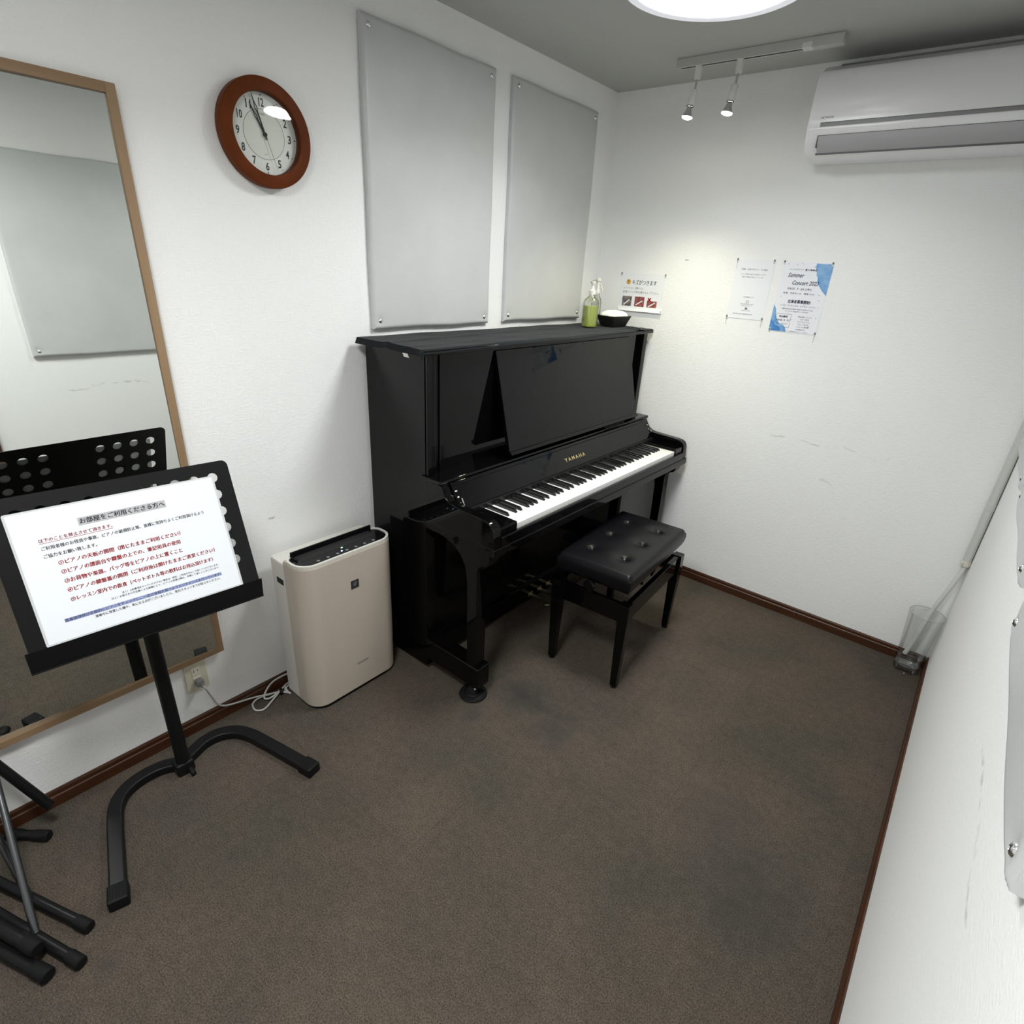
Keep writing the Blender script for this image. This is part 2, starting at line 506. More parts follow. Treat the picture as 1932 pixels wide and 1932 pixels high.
def smooth_path(pts, per=8, closed=False):
    pts = [Vector(p) for p in pts]
    out = []
    n = len(pts)
    rng = range(n if closed else n - 1)
    for i in rng:
        p0 = pts[(i - 1) % n] if (closed or i > 0) else pts[0] * 2 - pts[1]
        p1, p2 = pts[i], pts[(i + 1) % n]
        p3 = pts[(i + 2) % n] if (closed or i + 2 < n) else pts[-1] * 2 - pts[-2]
        for k in range(per):
            t = k / per
            out.append(0.5 * ((2 * p1) + (p2 - p0) * t + (2 * p0 - 5 * p1 + 4 * p2 - p3) * t * t + (3 * p1 - p0 - 3 * p2 + p3) * t ** 3))
    if not closed:
        out.append(pts[-1])
    return out


def sweep(bm, path, section, up=None, cap=True):
    """sweep a 2D section [(a, b)] along path; a is across, b along up (fixed up when given)"""
    path = [Vector(p) for p in path]
    t = bmesh.new()
    rings = []
    side = None
    for i, p in enumerate(path):
        d = (path[min(i + 1, len(path) - 1)] - path[max(i - 1, 0)]).normalized()
        if up is not None:
            u = Vector(up)
            s = d.cross(u)
            s.normalize()
            u = s.cross(d).normalized()
        else:
            if side is None:
                ref = Vector((0, 0, 1)) if abs(d.z) < 0.9 else Vector((1, 0, 0))
                side = d.cross(ref).normalized()
            s = (side - d * side.dot(d)).normalized()
            side = s
            u = s.cross(d).normalized()
        rings.append([t.verts.new(p + s * a + u * b) for a, b in section])
    n = len(section)
    for r0, r1 in zip(rings, rings[1:]):
        for i in range(n):
            j = (i + 1) % n
            t.faces.new((r0[i], r0[j], r1[j], r1[i]))
    if cap:
        t.faces.new(rings[0])
        t.faces.new(list(reversed(rings[-1])))
    bmesh.ops.recalc_face_normals(t, faces=t.faces)
    add_bm(bm, t)
    return bm


def circle(r, n=12):
    return [(r * math.cos(2 * PI * i / n), r * math.sin(2 * PI * i / n)) for i in range(n)]


def rrect(w, h, r, n=4):
    """rounded rectangle outline, centred, counter-clockwise"""
    out = []
    for cx, cy, a0 in ((w / 2 - r, h / 2 - r, 0), (-w / 2 + r, h / 2 - r, 90), (-w / 2 + r, -h / 2 + r, 180), (w / 2 - r, -h / 2 + r, 270)):
        for k in range(n + 1):
            a = math.radians(a0 + 90 * k / n)
            out.append((cx + r * math.cos(a), cy + r * math.sin(a)))
    return out


def prism(bm, outline, h0, h1, mtx=None, bevel=0.0, seg=2):
    """extrude a 2D outline (x, y) between z = h0 and h1"""
    t = bmesh.new()
    a = [t.verts.new((x, y, h0)) for x, y in outline]
    b = [t.verts.new((x, y, h1)) for x, y in outline]
    n = len(outline)
    t.faces.new(list(reversed(a)))
    t.faces.new(b)
    for i in range(n):
        j = (i + 1) % n
        t.faces.new((a[i], a[j], b[j], b[i]))
    bmesh.ops.recalc_face_normals(t, faces=t.faces)
    if bevel:
        es = [e for e in t.edges if abs(e.verts[0].co.z - e.verts[1].co.z) < 1e-9]
        bmesh.ops.bevel(t, geom=es, offset=bevel, segments=seg, profile=0.5, affect='EDGES', clamp_overlap=True)
    add_bm(bm, t, mtx)
    return bm


def curve_plate(bm, outlines, thick, mtx=None):
    """filled plate with holes: first outline is the rim, the others are holes"""
    cu = bpy.data.curves.new('tmp', 'CURVE')
    cu.dimensions = '2D'
    cu.fill_mode = 'BOTH'
    cu.extrude = thick / 2
    for o in outlines:
        sp = cu.splines.new('POLY')
        sp.points.add(len(o) - 1)
        for p, (x, y) in zip(sp.points, o):
            p.co = (x, y, 0, 1)
        sp.use_cyclic_u = True
    ob = bpy.data.objects.new('tmp', cu)
    me = bpy.data.meshes.new_from_object(ob)
    if mtx is not None:
        me.transform(mtx)
    bm.from_mesh(me)
    bpy.data.objects.remove(ob)
    bpy.data.curves.remove(cu)
    bpy.data.meshes.remove(me)
    return bm


def text(bm, s, x, y, height=None, width=None, align='LEFT', mtx=None, bold=0.0, shear=0.0, z=0.0, spacing=1.0, thick=0.00008):
    """lettering laid in the xy plane; (x, y) is the left / centre of the baseline; scaled to height and/or width"""
    cu = bpy.data.curves.new('tmp', 'FONT')
    cu.body = s
    cu.size = 1
    cjk = any(ord(c) > 0x2E7F for c in s)
    cu.offset = 0.0 if cjk else bold
    cu.shear = shear
    cu.space_character = spacing
    cu.resolution_u = 2
    ob = bpy.data.objects.new('tmp', cu)
    COL.objects.link(ob)
    dg = bpy.context.evaluated_depsgraph_get()
    me = bpy.data.meshes.new_from_object(ob.evaluated_get(dg))
    bpy.data.objects.remove(ob)
    bpy.data.curves.remove(cu)
    if not me.vertices:
        bpy.data.meshes.remove(me)
        return bm
    xs = [v.co.x for v in me.vertices]
    ys = [v.co.y for v in me.vertices]
    w0, h0 = max(xs) - min(xs), max(ys) - min(ys)
    sx = (width / w0) if width else (height / h0)
    sy = (height / h0) if height else sx
    ox = -min(xs) * sx
    if align == 'CENTER':
        ox -= w0 * sx / 2
    if align == 'RIGHT':
        ox -= w0 * sx
    k = Matrix.Translation((x + ox, y - min(ys) * sy, z)) @ Matrix.Diagonal((sx, sy, 1, 1))
    if mtx is not None:
        k = mtx @ k
    me.transform(k)
    bm.from_mesh(me)
    if cjk and bold:            # heavier strokes: a second impression set slightly aside
        em = min(sx, sy)
        sh = (k.to_3x3() @ Vector((bold * 1.2 * em / sx, bold * 0.5 * em / sy, 0)))
        me.transform(Matrix.Translation(sh))
        bm.from_mesh(me)
        me.transform(Matrix.Translation(sh))
        bm.from_mesh(me)
    bpy.data.meshes.remove(me)
    return bm


def frame(origin, xa, ya):
    """matrix whose x/y axes are the given directions, z = x cross y"""
    xa, ya = Vector(xa).normalized(), Vector(ya).normalized()
    za = xa.cross(ya)
    m = Matrix((xa, ya, za)).transposed().to_4x4()
    m.translation = Vector(origin)
    return m


# ---------------------------------------------------------------- object helpers
INV = {}


def obj(name, bm, m, parent=None, smooth=40, label=None):
    """link ONE mesh object; with a parent the mesh (given in room coordinates) is moved into the thing's own space"""
    me = bpy.data.meshes.new(name)
    bm.normal_update()
    bm.to_mesh(me)
    bm.free()
    if parent is not None:
        me.transform(INV[parent.name])
    ms = m if isinstance(m, (list, tuple)) else [m]
    for q in ms:
        me.materials.append(q)
    o = bpy.data.objects.new(name, me)
    COL.objects.link(o)
    if parent is not None:
        o.parent = parent
        INV[o.name] = INV[parent.name]
    if smooth:
        me.polygons.foreach_set('use_smooth', [True] * len(me.polygons))
        me.set_sharp_from_angle(angle=math.radians(smooth))
        wn = o.modifiers.new('weighted_normals', 'WEIGHTED_NORMAL')
        wn.keep_sharp = True
    if label:
        o['label'] = label
    return o


def thing(name, label, cat, loc=(0, 0, 0), rz=0.0, group=None, mtx=None):
    o = bpy.data.objects.new(name, None)
    o.empty_display_size = 0.05
    COL.objects.link(o)
    o.matrix_world = mtx if mtx is not None else (Matrix.Translation(loc) @ Matrix.Rotation(rz, 4, 'Z'))
    mw = (mtx.copy() if mtx is not None else (Matrix.Translation(loc) @ Matrix.Rotation(rz, 4, 'Z')))
    INV[o.name] = mw.inverted()
    o['label'] = label
    o['category'] = cat
    if group:
        o['group'] = group
    return o


def tag(o, label, cat, group=None):
    o['label'] = label
    o['category'] = cat
    if group:
        o['group'] = group
    return o


def structure(name, bm, m, smooth=0):
    o = obj(name, bm, m, None, smooth)
    o['kind'] = 'structure'
    return o


def dup(root, mtx, label=None):
    """copy a thing with its parts and their sub-parts, sharing mesh data"""
    r = root.copy()
    COL.objects.link(r)
    r.matrix_world = mtx
    INV[r.name] = mtx.inverted()
    if label:
        r['label'] = label
    for ch in list(root.children):
        c = ch.copy()
        COL.objects.link(c)
        c.parent = r
        for g in list(ch.children):
            d = g.copy()
            COL.objects.link(d)
            d.parent = c
    return r


# ================================================================ ROOM
T = 0.08
b = bm_new(); box(b, -T, W + T, Y_FRONT - T, T, -T, 0); structure('floor', b, M['carpet'])
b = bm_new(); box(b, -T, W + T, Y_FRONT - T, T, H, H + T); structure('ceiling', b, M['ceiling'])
b = bm_new(); box(b, -T, 0, Y_FRONT - T, T, 0, H); structure('wall_left', b, M['wall_l'])
b = bm_new(); box(b, 0, W, 0, T, 0, H); structure('wall_back', b, M['wall'])
b = bm_new(); box(b, W, W + T, Y_FRONT - T, T, 0, H); structure('wall_right', b, M['wall_r'])
b = bm_new(); box(b, 0, W, Y_FRONT - T, Y_FRONT, 0, H); structure('wall_front', b, M['wall'])

# baseboards: a board with a stepped, rounded top
def base_profile(d=0.010, h=0.058):
    return [(0, 0), (d, 0), (d, h * 0.62), (d * 0.72, h * 0.68), (d * 0.72, h * 0.9), (d * 0.45, h), (0, h)]


b = bm_new()
prism(b, base_profile(), 0, -Y_FRONT - 0.001, frame((0.0, 0, 0), (1, 0, 0), (0, 0, 1)) @ Matrix.Diagonal((1, 1, 1, 1)))
structure('baseboard_left', b, M['base'])
b = bm_new()
prism(b, base_profile(), 0.011, W - 0.011, frame((0, 0, 0), (0, -1, 0), (0, 0, 1)) @ Matrix.Diagonal((1, 1, -1, 1)))
structure('baseboard_back', b, M['base'])
b = bm_new()
prism(b, base_profile(), 0, 2.455, frame((W, 0, 0), (-1, 0, 0), (0, 0, 1)) @ Matrix.Diagonal((1, 1, -1, 1)))
structure('baseboard_right', b, M['base'])

# dark door in the right wall beside the camera (seen only in the mirror's left edge)
b = bm_new()
box(b, W - 0.022, W, -2.53, -2.46, 0, 2.05, 0.002)
box(b, W - 0.022, W, -3.40, -3.33, 0, 2.05, 0.002)
box(b, W - 0.022, W, -3.40, -2.46, 2.05, 2.12, 0.002)
d = structure('door_1', b, M['door'])
b = bm_new(); box(b, W - 0.012, W, -3.33, -2.53, 0.004, 2.05, 0.002)
o = obj('door_leaf', b, M['door'], None, 0); o.parent = d
b = bm_new()
cyl(b, (W - 0.012, -2.60, 1.0), (W - 0.045, -2.60, 1.0), 0.010)
cyl(b, (W - 0.045, -2.605, 1.0), (W - 0.045, -2.72, 1.0), 0.008, bevel=0.003)
o = obj('door_handle', b, M['chrome'], None); o.parent = d

# ================================================================ CEILING LAMPS
def ceiling_lamp(x, y, label, glow, watts):
    LM = Matrix.Translation((x, y, 0))
    t = thing('ceiling_lamp', label, 'lamp', (x, y, H))
    b = bm_new(); lathe(b, [(0, H - 0.0005), (0.20, H - 0.0005), (0.20, H - 0.045), (0, H - 0.045)], 64, LM)
    obj('lamp_body', b, M['white_plastic'], t)
    b = bm_new(); lathe(b, [(0.20, 2.310), (0.234, 2.308), (0.243, 2.296), (0.245, 2.264), (0.243, 2.250), (0.238, 2.2450), (0.216, 2.2440), (0.212, 2.2465), (0.211, 2.254)], 96, LM)
    obj('lamp_rim', b, M['lamp_rim'], t)
    b = bm_new(); lathe(b, [(0.2125, 2.2525), (0.20, 2.2505), (0.14, 2.2490), (0.07, 2.2482), (0, 2.2480)], 96, LM)
    obj('lamp_shade', b, glow, t)
    ld = bpy.data.lights.new('lamp_light', 'AREA')      # the LED board's downward light, just under the shade
    ld.shape = 'DISK'
    ld.size = 0.415
    ld.energy = watts
    ld.spread = math.radians(LAMP_SPREAD)
    ld.color = (0.985, 1.0, 0.985)
    lo = bpy.data.objects.new('lamp_light', ld)
    COL.objects.link(lo)
    lo.parent = t
    lo.location = (0, 0, 2.2470 - H)
    return t


ceiling_lamp(0.945, -1.105, 'round white glowing ceiling lamp at the top edge of the picture, by the spotlights', M['lamp'], LAMP_W)
ceiling_lamp(1.15, -2.78, 'round white glowing ceiling lamp overhead behind the camera, out of the picture', M['lamp_behind'], LAMP_W_BEHIND)

# ================================================================ TRACK RAIL AND SPOTLIGHTS
t = thing('track_rail', 'short pale track rail under the ceiling carrying two spotlights', 'track rail', (0.75, -0.285, H))
b = bm_new()
RY0, RY1, RZ = -0.302, -0.268, 2.321
# channel with an open slot underneath
box(b, 0.447, 1.053, RY0, RY1, RZ + 0.010, H - 0.0005, 0.001)
box(b, 0.447, 1.053, RY0, RY0 + 0.011, RZ, RZ + 0.011, 0.001)
box(b, 0.447, 1.053, RY1 - 0.011, RY1, RZ, RZ + 0.011, 0.001)
obj('rail_channel', b, M['rail'], t)
b = bm_new(); box(b, 0.460, 0.925, RY0 + 0.0105, RY1 - 0.0105, RZ + 0.0008, RZ + 0.0102)
obj('rail_slot', b, M['dark_void'], t)
b = bm_new(); box(b, 0.955, 1.056, RY0 - 0.002, RY1 + 0.002, RZ - 0.003, H - 0.001, 0.003)
obj('feed_cap', b, M['rail'], t)
b = bm_new(); box(b, 0.922, 0.956, RY0 - 0.001, RY1 + 0.001, RZ - 0.002, RZ + 0.016, 0.002)
cyl(b, (0.938, -0.285, RZ - 0.0015), (0.938, -0.285, RZ - 0.004), 0.006)
obj('feed_terminal', b, M['white_plastic'], t)


def spotlight(x, label):
    m = Matrix.Translation((x, -0.285, RZ))
    t = thing('spotlight', label, 'spotlight', group='track spotlights', mtx=m)
    b = bm_new(); lathe(b, [(0, 0.004), (0.0135, 0.004), (0.0135, -0.036), (0.011, -0.042), (0, -0.042)], 24, m)
    obj('adapter', b, M['white_plastic'], t)
    b = bm_new(); cyl(b, m @ Vector((0, 0, -0.040)), m @ Vector((-0.002, -0.004, -0.078)), 0.0042, n=14)
    cyl(b, m @ Vector((-0.007, -0.004, -0.078)), m @ Vector((0.004, -0.004, -0.078)), 0.006, n=14)
    obj('stem', b, M['chrome'], t)
    ax = Vector((-0.10, -0.10, -1)).normalized()
    q = Vector((0, 0, -1)).rotation_difference(ax)
    hm = m @ Matrix.Translation((-0.002, -0.006, -0.076)) @ q.to_matrix().to_4x4()
    b = bm_new(); lathe(b, [(0, 0), (0.010, 0), (0.0135, -0.006), (0.0135, -0.052), (0.0125, -0.056), (0, -0.056)], 24, hm)
    obj('socket', b, M['white_plastic'], t)
    b = bm_new(); lathe(b, [(0.0132, -0.055), (0.0140, -0.056), (0.0140, -0.058), (0.0132, -0.059)], 24, hm)
    obj('socket_ring', b, M['ac_dark'], t)
    b = bm_new(); lathe(b, [(0.009, -0.0585), (0.0105, -0.066), (0.014, -0.078), (0.0205, -0.090), (0.0215, -0.094)], 24, hm)
    bulb = obj('bulb', b, M['chrome'], t)
    b = bm_new(); lathe(b, [(0.0208, -0.0935), (0.0196, -0.0975), (0.013, -0.1005), (0, -0.1015)], 24, hm)
    obj('bulb_face', b, M['bulb'], bulb)
    ld = bpy.data.lights.new('spot_beam', 'SPOT')
    ld.energy = SPOT_W
    ld.color = (1.0, 0.96, 0.68)
    ld.spot_size = math.radians(96)
    ld.spot_blend = 1.0
    ld.shadow_soft_size = 0.018
    lo = bpy.data.objects.new('spot_beam', ld)
    COL.objects.link(lo)
    lo.parent = t
    wm = hm @ Matrix.Translation((0, 0, -0.112))
    lo.matrix_local = m.inverted() @ wm
    return t


spotlight(0.535, 'left of the two small white spotlights on the ceiling rail')
spotlight(0.700, 'right of the two small white spotlights on the ceiling rail')

# ================================================================ AIR CONDITIONER
t = thing('air_conditioner', 'white wall air conditioner under the ceiling, top right', 'air conditioner', (1.375, 0, 2.005))
AX0, AX1 = 0.972, 1.772
am = frame((AX0, 0, 0), (0, -1, 0), (0, 0, 1)) @ Matrix.Diagonal((1, 1, -1, 1))   # outline (depth, height) extruded along +x
body = [(0.001, 2.006), (0.06, 2.004), (0.12, 2.008), (0.160, 2.018), (0.186, 2.036), (0.200, 2.062), (0.205, 2.090),
        (0.204, 2.100), (0.193, 2.104), (0.193, 2.262), (0.14, 2.296), (0.06, 2.318), (0.001, 2.322)]
b = bm_new(); prism(b, body, 0, AX1 - AX0, am, 0.003)
obj('housing', b, M['ac'], t, 30)
pan = [(0.180, 2.100), (0.2065, 2.097), (0.2085, 2.102), (0.2085, 2.125), (0.2075, 2.18), (0.204, 2.24), (0.198, 2.262), (0.190, 2.272), (0.178, 2.268)]
b = bm_new(); prism(b, pan, 0.0, AX1 - AX0, am, 0.003)
obj('front_panel', b, M['ac'], t, 30)
b = bm_new(); box(b, AX0 + 0.046, AX1 - 0.046, -0.2100, -0.19, 2.0985, 2.1095)
obj('panel_gap', b, M['ac_groove'], t, 0)
b = bm_new(); box(b, AX0 + 0.045, AX1 - 0.045, -0.2094, -0.20, 2.1090, 2.1115)
obj('gap_shadow', b, M['ac_dark'], t, 0)
fl = [(0.2062, 2.070), (0.2035, 2.048), (0.193, 2.029), (0.178, 2.017), (0.172, 2.024), (0.185, 2.036), (0.195, 2.055), (0.197, 2.070)]
b = bm_new(); prism(b, fl, 0.048, AX1 - AX0 - 0.048, am, 0.0012)
obj('louver', b, M['ac3'], t, 35)
b = bm_new()
box(b, AX0 + 0.044, AX1 - 0.044, -0.2046, -0.19, 2.0700, 2.0722)
box(b, AX0 + 0.044, AX0 + 0.0475, -0.2040, -0.19, 2.034, 2.0722)
sweep(b, [(AX0 + 0.044, -0.1772, 2.0165), (AX1 - 0.044, -0.1772, 2.0165)], [(-0.003, -0.003), (0.003, -0.003), (0.003, 0.003), (-0.003, 0.003)])
obj('louver_gap', b, M['ac_dark'], t, 0)
b = bm_new()
sweep(b, [(AX0 + 0.05, -0.130, 2.3015), (AX1 - 0.02, -0.130, 2.3015)], [(-0.003, -0.002), (0.003, -0.002), (0.003, 0.002), (-0.003, 0.002)])
obj('top_groove', b, M['ac_groove'], t, 0)
b = bm_new(); text(b, 'HITACHI', 1.016, 2.1225, 0.0072, 0.042, mtx=frame((0, -0.2090, 0), (1, 0, 0), (0, 0, 1)), bold=0.01)
obj('lettering', b, M['ink_soft'], t, 0)

# ================================================================ ACOUSTIC PANELS
def panel_mesh(w=0.612, h=0.905, d=0.022, seed=1):
    """cloth-wrapped board: local x across, y up, z away from the wall; soft edges, slight puckers at the pins"""
    rnd = random.Random(seed)
    nx, ny = 44, 64
    t = bmesh.new()
    ins = 0.028
    pins = [(sx * (w / 2 - ins), sy * (h / 2 - ins)) for sx in (-1, 1) for sy in (-1, 1)]
    ph = [rnd.uniform(0, 6.3) for _ in range(8)]
    def edge(u):
        return 0.5 - 0.5 * math.cos(PI * u)
    xs = [-w / 2 + w * edge(i / nx) for i in range(nx + 1)]
    ys = [-h / 2 + h * edge(j / ny) for j in range(ny + 1)]
    g = []
    for y in ys:
        row = []
        for x in xs:
            dx, dy = w / 2 - abs(x), h / 2 - abs(y)
            e = min(dx, dy)
            z = d - 0.008 * max(0.0, 1 - e / 0.012) ** 2
            z += 0.0012 * math.sin(7 * y + ph[0] + 3 * x) * math.sin(5 * x + ph[1])
            z += 0.0009 * math.sin(19 * x + 9 * y + ph[2]) * math.exp(-((dy) / 0.15))
            for px, py in pins:
                r = math.hypot(x - px, y - py)
                z -= 0.0035 * math.exp(-(r / 0.016) ** 2)
            xx = x + 0.0012 * math.sin(14 * y + ph[3]) * (1 if dx < 0.03 else 0)
            yy = y + 0.0012 * math.sin(17 * x + ph[4]) * (1 if dy < 0.03 else 0)
            row.append(t.verts.new((xx, yy, z)))
        g.append(row)
    for j in range(ny):
        for i in range(nx):
            t.faces.new((g[j][i], g[j][i + 1], g[j + 1][i + 1], g[j + 1][i]))
    rim = g[0] + [g[j][nx] for j in range(1, ny + 1)] + list(reversed(g[ny][:nx])) + [g[j][0] for j in range(ny - 1, 0, -1)]
    low = [t.verts.new((v.co.x, v.co.y, 0.0)) for v in rim]
    n = len(rim)
    for i in range(n):
        j = (i + 1) % n
        t.faces.new((rim[j], rim[i], low[i], low[j]))
    t.faces.new(list(reversed(low)))
    bmesh.ops.recalc_face_normals(t, faces=t.faces)
    return t, pins


PANEL_W, PANEL_H = 0.612, 0.905
PD = 0.022
LWALL = lambda y, z: frame((0.001, y, z), (0, 1, 0), (0, 0, 1))
RWALL = lambda y, z: frame((W - 0.001, y, z), (0, -1, 0), (0, 0, 1))


def panel(mtx, label, seed, group):
    t = thing('acoustic_panel', label, 'acoustic panel', mtx=mtx, group=group)
    b, pins = panel_mesh(seed=seed)
    b.transform(mtx)
    obj('padded_board', b, M['panel'], t, 60)
    first = None
    for px, py in pins:
        if first is None:
            b = bm_new(); lathe(b, [(0.0085, 0.0), (0.0085, 0.0015), (0.0065, 0.0042), (0.003, 0.0055), (0.0022, 0.0042), (0, 0.0040)], 20)
            first = obj('fixing_pin', b, M['steel'], None)
            p = first
        else:
            p = first.copy()
            COL.objects.link(p)
        p.parent = t
        p.location = (px, py, PD - 0.0038)
    return t


panel(LWALL(-1.204, 1.780), 'grey padded acoustic panel nearest the clock, above the piano', 1, 'grey acoustic panels')
panel(LWALL(-0.487, 1.784), 'grey padded acoustic panel nearest the corner, above the green bottle', 2, 'grey acoustic panels')
panel(RWALL(-1.925, 1.485), 'grey acoustic panel on right wall, nearest the camera, lowest at right edge', 3, 'grey acoustic panels')
panel(RWALL(-1.165, 1.510), 'grey acoustic panel on right wall, the middle of the three at the edge', 4, 'grey acoustic panels')
panel(RWALL(-0.430, 1.515), 'grey acoustic panel on right wall, farthest from the camera, above the hose clip', 5, 'grey acoustic panels')

# ================================================================ WALL CLOCK
CM = frame((0.001, -1.853, 1.861), (0, 1, 0), (0, 0, 1))
t = thing('wall_clock', 'round brown wooden wall clock showing almost eleven', 'clock', mtx=CM)
b = bm_new()
lathe(b, [(0.094, 0.0), (0.128, 0.0), (0.131, 0.006), (0.1316, 0.030), (0.1306, 0.0345), (0.1285, 0.0365), (0.1010, 0.0385), (0.0985, 0.0370), (0.0978, 0.034), (0.0975, 0.024), (0.0975, 0.012), (0.094, 0.012)], 96, CM)
obj('clock_frame', b, M['clock_wood'], t)
b = bm_new(); lathe(b, [(0, 0.002), (0.0976, 0.002), (0.0976, 0.014), (0, 0.014)], 96, CM)
dial = obj('dial', b, M['dial'], t)
b = bm_new(); lathe(b, [(0, 0.0142), (0.0595, 0.0142), (0.0595, 0.0145), (0, 0.0145)], 72, CM)
obj('dial_centre', b, M['dial_in'], dial)
b = bm_new(); lathe(b, [(0.0592, 0.0142), (0.0602, 0.0142), (0.0602, 0.0147), (0.0592, 0.0147), (0.0592, 0.0142)], 72, CM)
obj('dial_ring', b, M['ink_soft'], dial)
for n in range(1, 13):
    b = bm_new()
    a = PI / 2 - n * PI / 6
    r = 0.0755
    s = str(n)
    text(b, s, r * math.cos(a), r * math.sin(a) - 0.0105, 0.0205, 0.0068 * (2.15 if n > 9 else (0.75 if n == 1 else 1.5)), 'CENTER', CM, z=0.0146, bold=0.02)
    obj('numeral', b, M['ink'], dial, 0)
for n in range(0, 60, 5):
    a = n * PI / 30
    b = bm_new()
    if n % 15 == 0:
        curve_plate(b, [rrect(0.0022, 0.0055, 0.0003, 1)], 0.0002, CM @ Matrix.Rotation(a, 4, 'Z') @ Matrix.Translation((0, 0.0915, 0.0146)))
    elif n % 5 == 0:
        curve_plate(b, [rrect(0.0016, 0.0036, 0.0003, 1)], 0.0002, CM @ Matrix.Rotation(a, 4, 'Z') @ Matrix.Translation((0, 0.0915, 0.0146)))
    obj('hour_mark', b, M['ink'], dial, 0)

b = bm_new()
text(b, 'CASIO', 0, 0.0455, 0.0045, 0.0150, 'CENTER', CM, z=0.0148, bold=0.01)
obj('dial_lettering', b, M['ink_soft'], dial, 0)
b = bm_new()
text(b, 'QUARTZ', 0, -0.049, 0.0030, 0.0100, 'CENTER', CM, z=0.0148)
obj('dial_lettering', b, M['ink_soft'], dial, 0)


def hand(name, ang, length, w, z, m, loop=None):
    b = bm_new()
    hm = CM @ Matrix.Rotation(-math.radians(ang), 4, 'Z') @ Matrix.Translation((0, 0, z))
    if loop:
        l0, l1 = loop
        lm = (l0 + l1) / 2
        outer = [(-w, -0.012), (w, -0.012), (w, l0), (w * 2.0, lm), (w * 0.9, l1), (w * 0.35, length), (-w * 0.35, length), (-w * 0.9, l1), (-w * 2.0, lm), (-w, l0)]
        inner = [(0, l0 + 0.002), (w * 1.05, lm), (0, l1 - 0.001), (-w * 1.05, lm)]
        curve_plate(b, [outer, inner], 0.0008, hm)
    else:
        curve_plate(b, [[(-w, -0.022), (w, -0.022), (w * 0.6, length), (-w * 0.6, length)]], 0.0006, hm)
    return obj(name, b, m, t, 0)


hand('hour_hand', 332.5, 0.078, 0.0022, 0.0175, M['ink'], (0.036, 0.056))
hand('minute_hand', 342, 0.094, 0.0022, 0.0195, M['ink'], (0.052, 0.074))
hand('second_hand', 162, 0.086, 0.0006, 0.0212, M['ink_soft'])
b = bm_new(); lathe(b, [(0, 0.015), (0.005, 0.015), (0.005, 0.022), (0.003, 0.0235), (0, 0.0235)], 20, CM)
obj('hand_hub', b, M['ink'], t)
b = bm_new()
lathe(b, [(0.0985, 0.0300), (0.09, 0.03135), (0.07, 0.0333), (0.045, 0.0349), (0.02, 0.0357), (0, 0.0359)], 72, CM)
obj('clock_glass', b, M['pane'], t)

# ================================================================ WALL MIRROR
MY1, MY0, MZ1, MZ0 = -2.2135, -2.870, 1.898, 0.290
t = thing('wall_mirror', 'tall wall mirror in a pale oak frame behind the music stand', 'mirror', (0.0, (MY0 + MY1) / 2, MZ0))
FW, FD = 0.0215, 0.025
b = bm_new(); box(b, 0.001, FD, MY1 - FW, MY1, MZ0, MZ1, 0.0012); obj('frame_stile', b, M['oak'], t)
b = bm_new(); box(b, 0.001, FD, MY0, MY0 + FW, MZ0, MZ1, 0.0012); obj('frame_stile', b, M['oak'], t)
b = bm_new(); box(b, 0.001, FD, MY0 + FW, MY1 - FW, MZ1 - FW, MZ1, 0.0012); obj('frame_rail', b, M['oak_h'], t)
b = bm_new(); box(b, 0.001, FD, MY0 + FW, MY1 - FW, MZ0, MZ0 + FW, 0.0012); obj('frame_rail', b, M['oak_h'], t)
# the glass sits a touch askew in its frame
gm = Matrix.Translation((0.0125, (MY0 + MY1) / 2, (MZ0 + MZ1) / 2)) @ Matrix.Rotation(math.radians(-1.4), 4, 'Z') @ Matrix.Rotation(math.radians(-0.3), 4, 'Y')
GWh, GHh = (MY1 - MY0) / 2 - FW + 0.002, (MZ1 - MZ0) / 2 - FW + 0.002
b = bm_new(); box(b, -0.0035, 0.0, -GWh, GWh, -GHh, GHh, mtx=gm)
obj('mirror_glass', b, M['mirror'], t, 0)

# ================================================================ OUTLET AND POWER CORD
OM = frame((0.0005, -2.3095, 0.226), (0, 1, 0), (0, 0, 1))
t = thing('wall_outlet', 'cream double wall outlet just under the mirror frame', 'outlet', mtx=OM)
b = bm_new(); prism(b, rrect(0.070, 0.120, 0.004), 0, 0.007, OM, 0.002); obj('cover_plate', b, M['cream'], t)
for k, zz in enumerate((0.0215, -0.0215)):
    b = bm_new(); prism(b, rrect(0.027, 0.036, 0.001), 0.006, 0.0088, OM @ Matrix.Translation((0, zz, 0)), 0.0006)
    s = obj('socket', b, M['cream2'], t)
    b = bm_new()
    for sx, hh in ((-0.0064, 0.009), (0.0064, 0.007)):
        prism(b, rrect(0.0022, hh, 0.0004), 0.0086, 0.0090, OM @ Matrix.Translation((sx, zz, 0)))
    obj('socket_slots', b, M['dark_void'], s, 0)

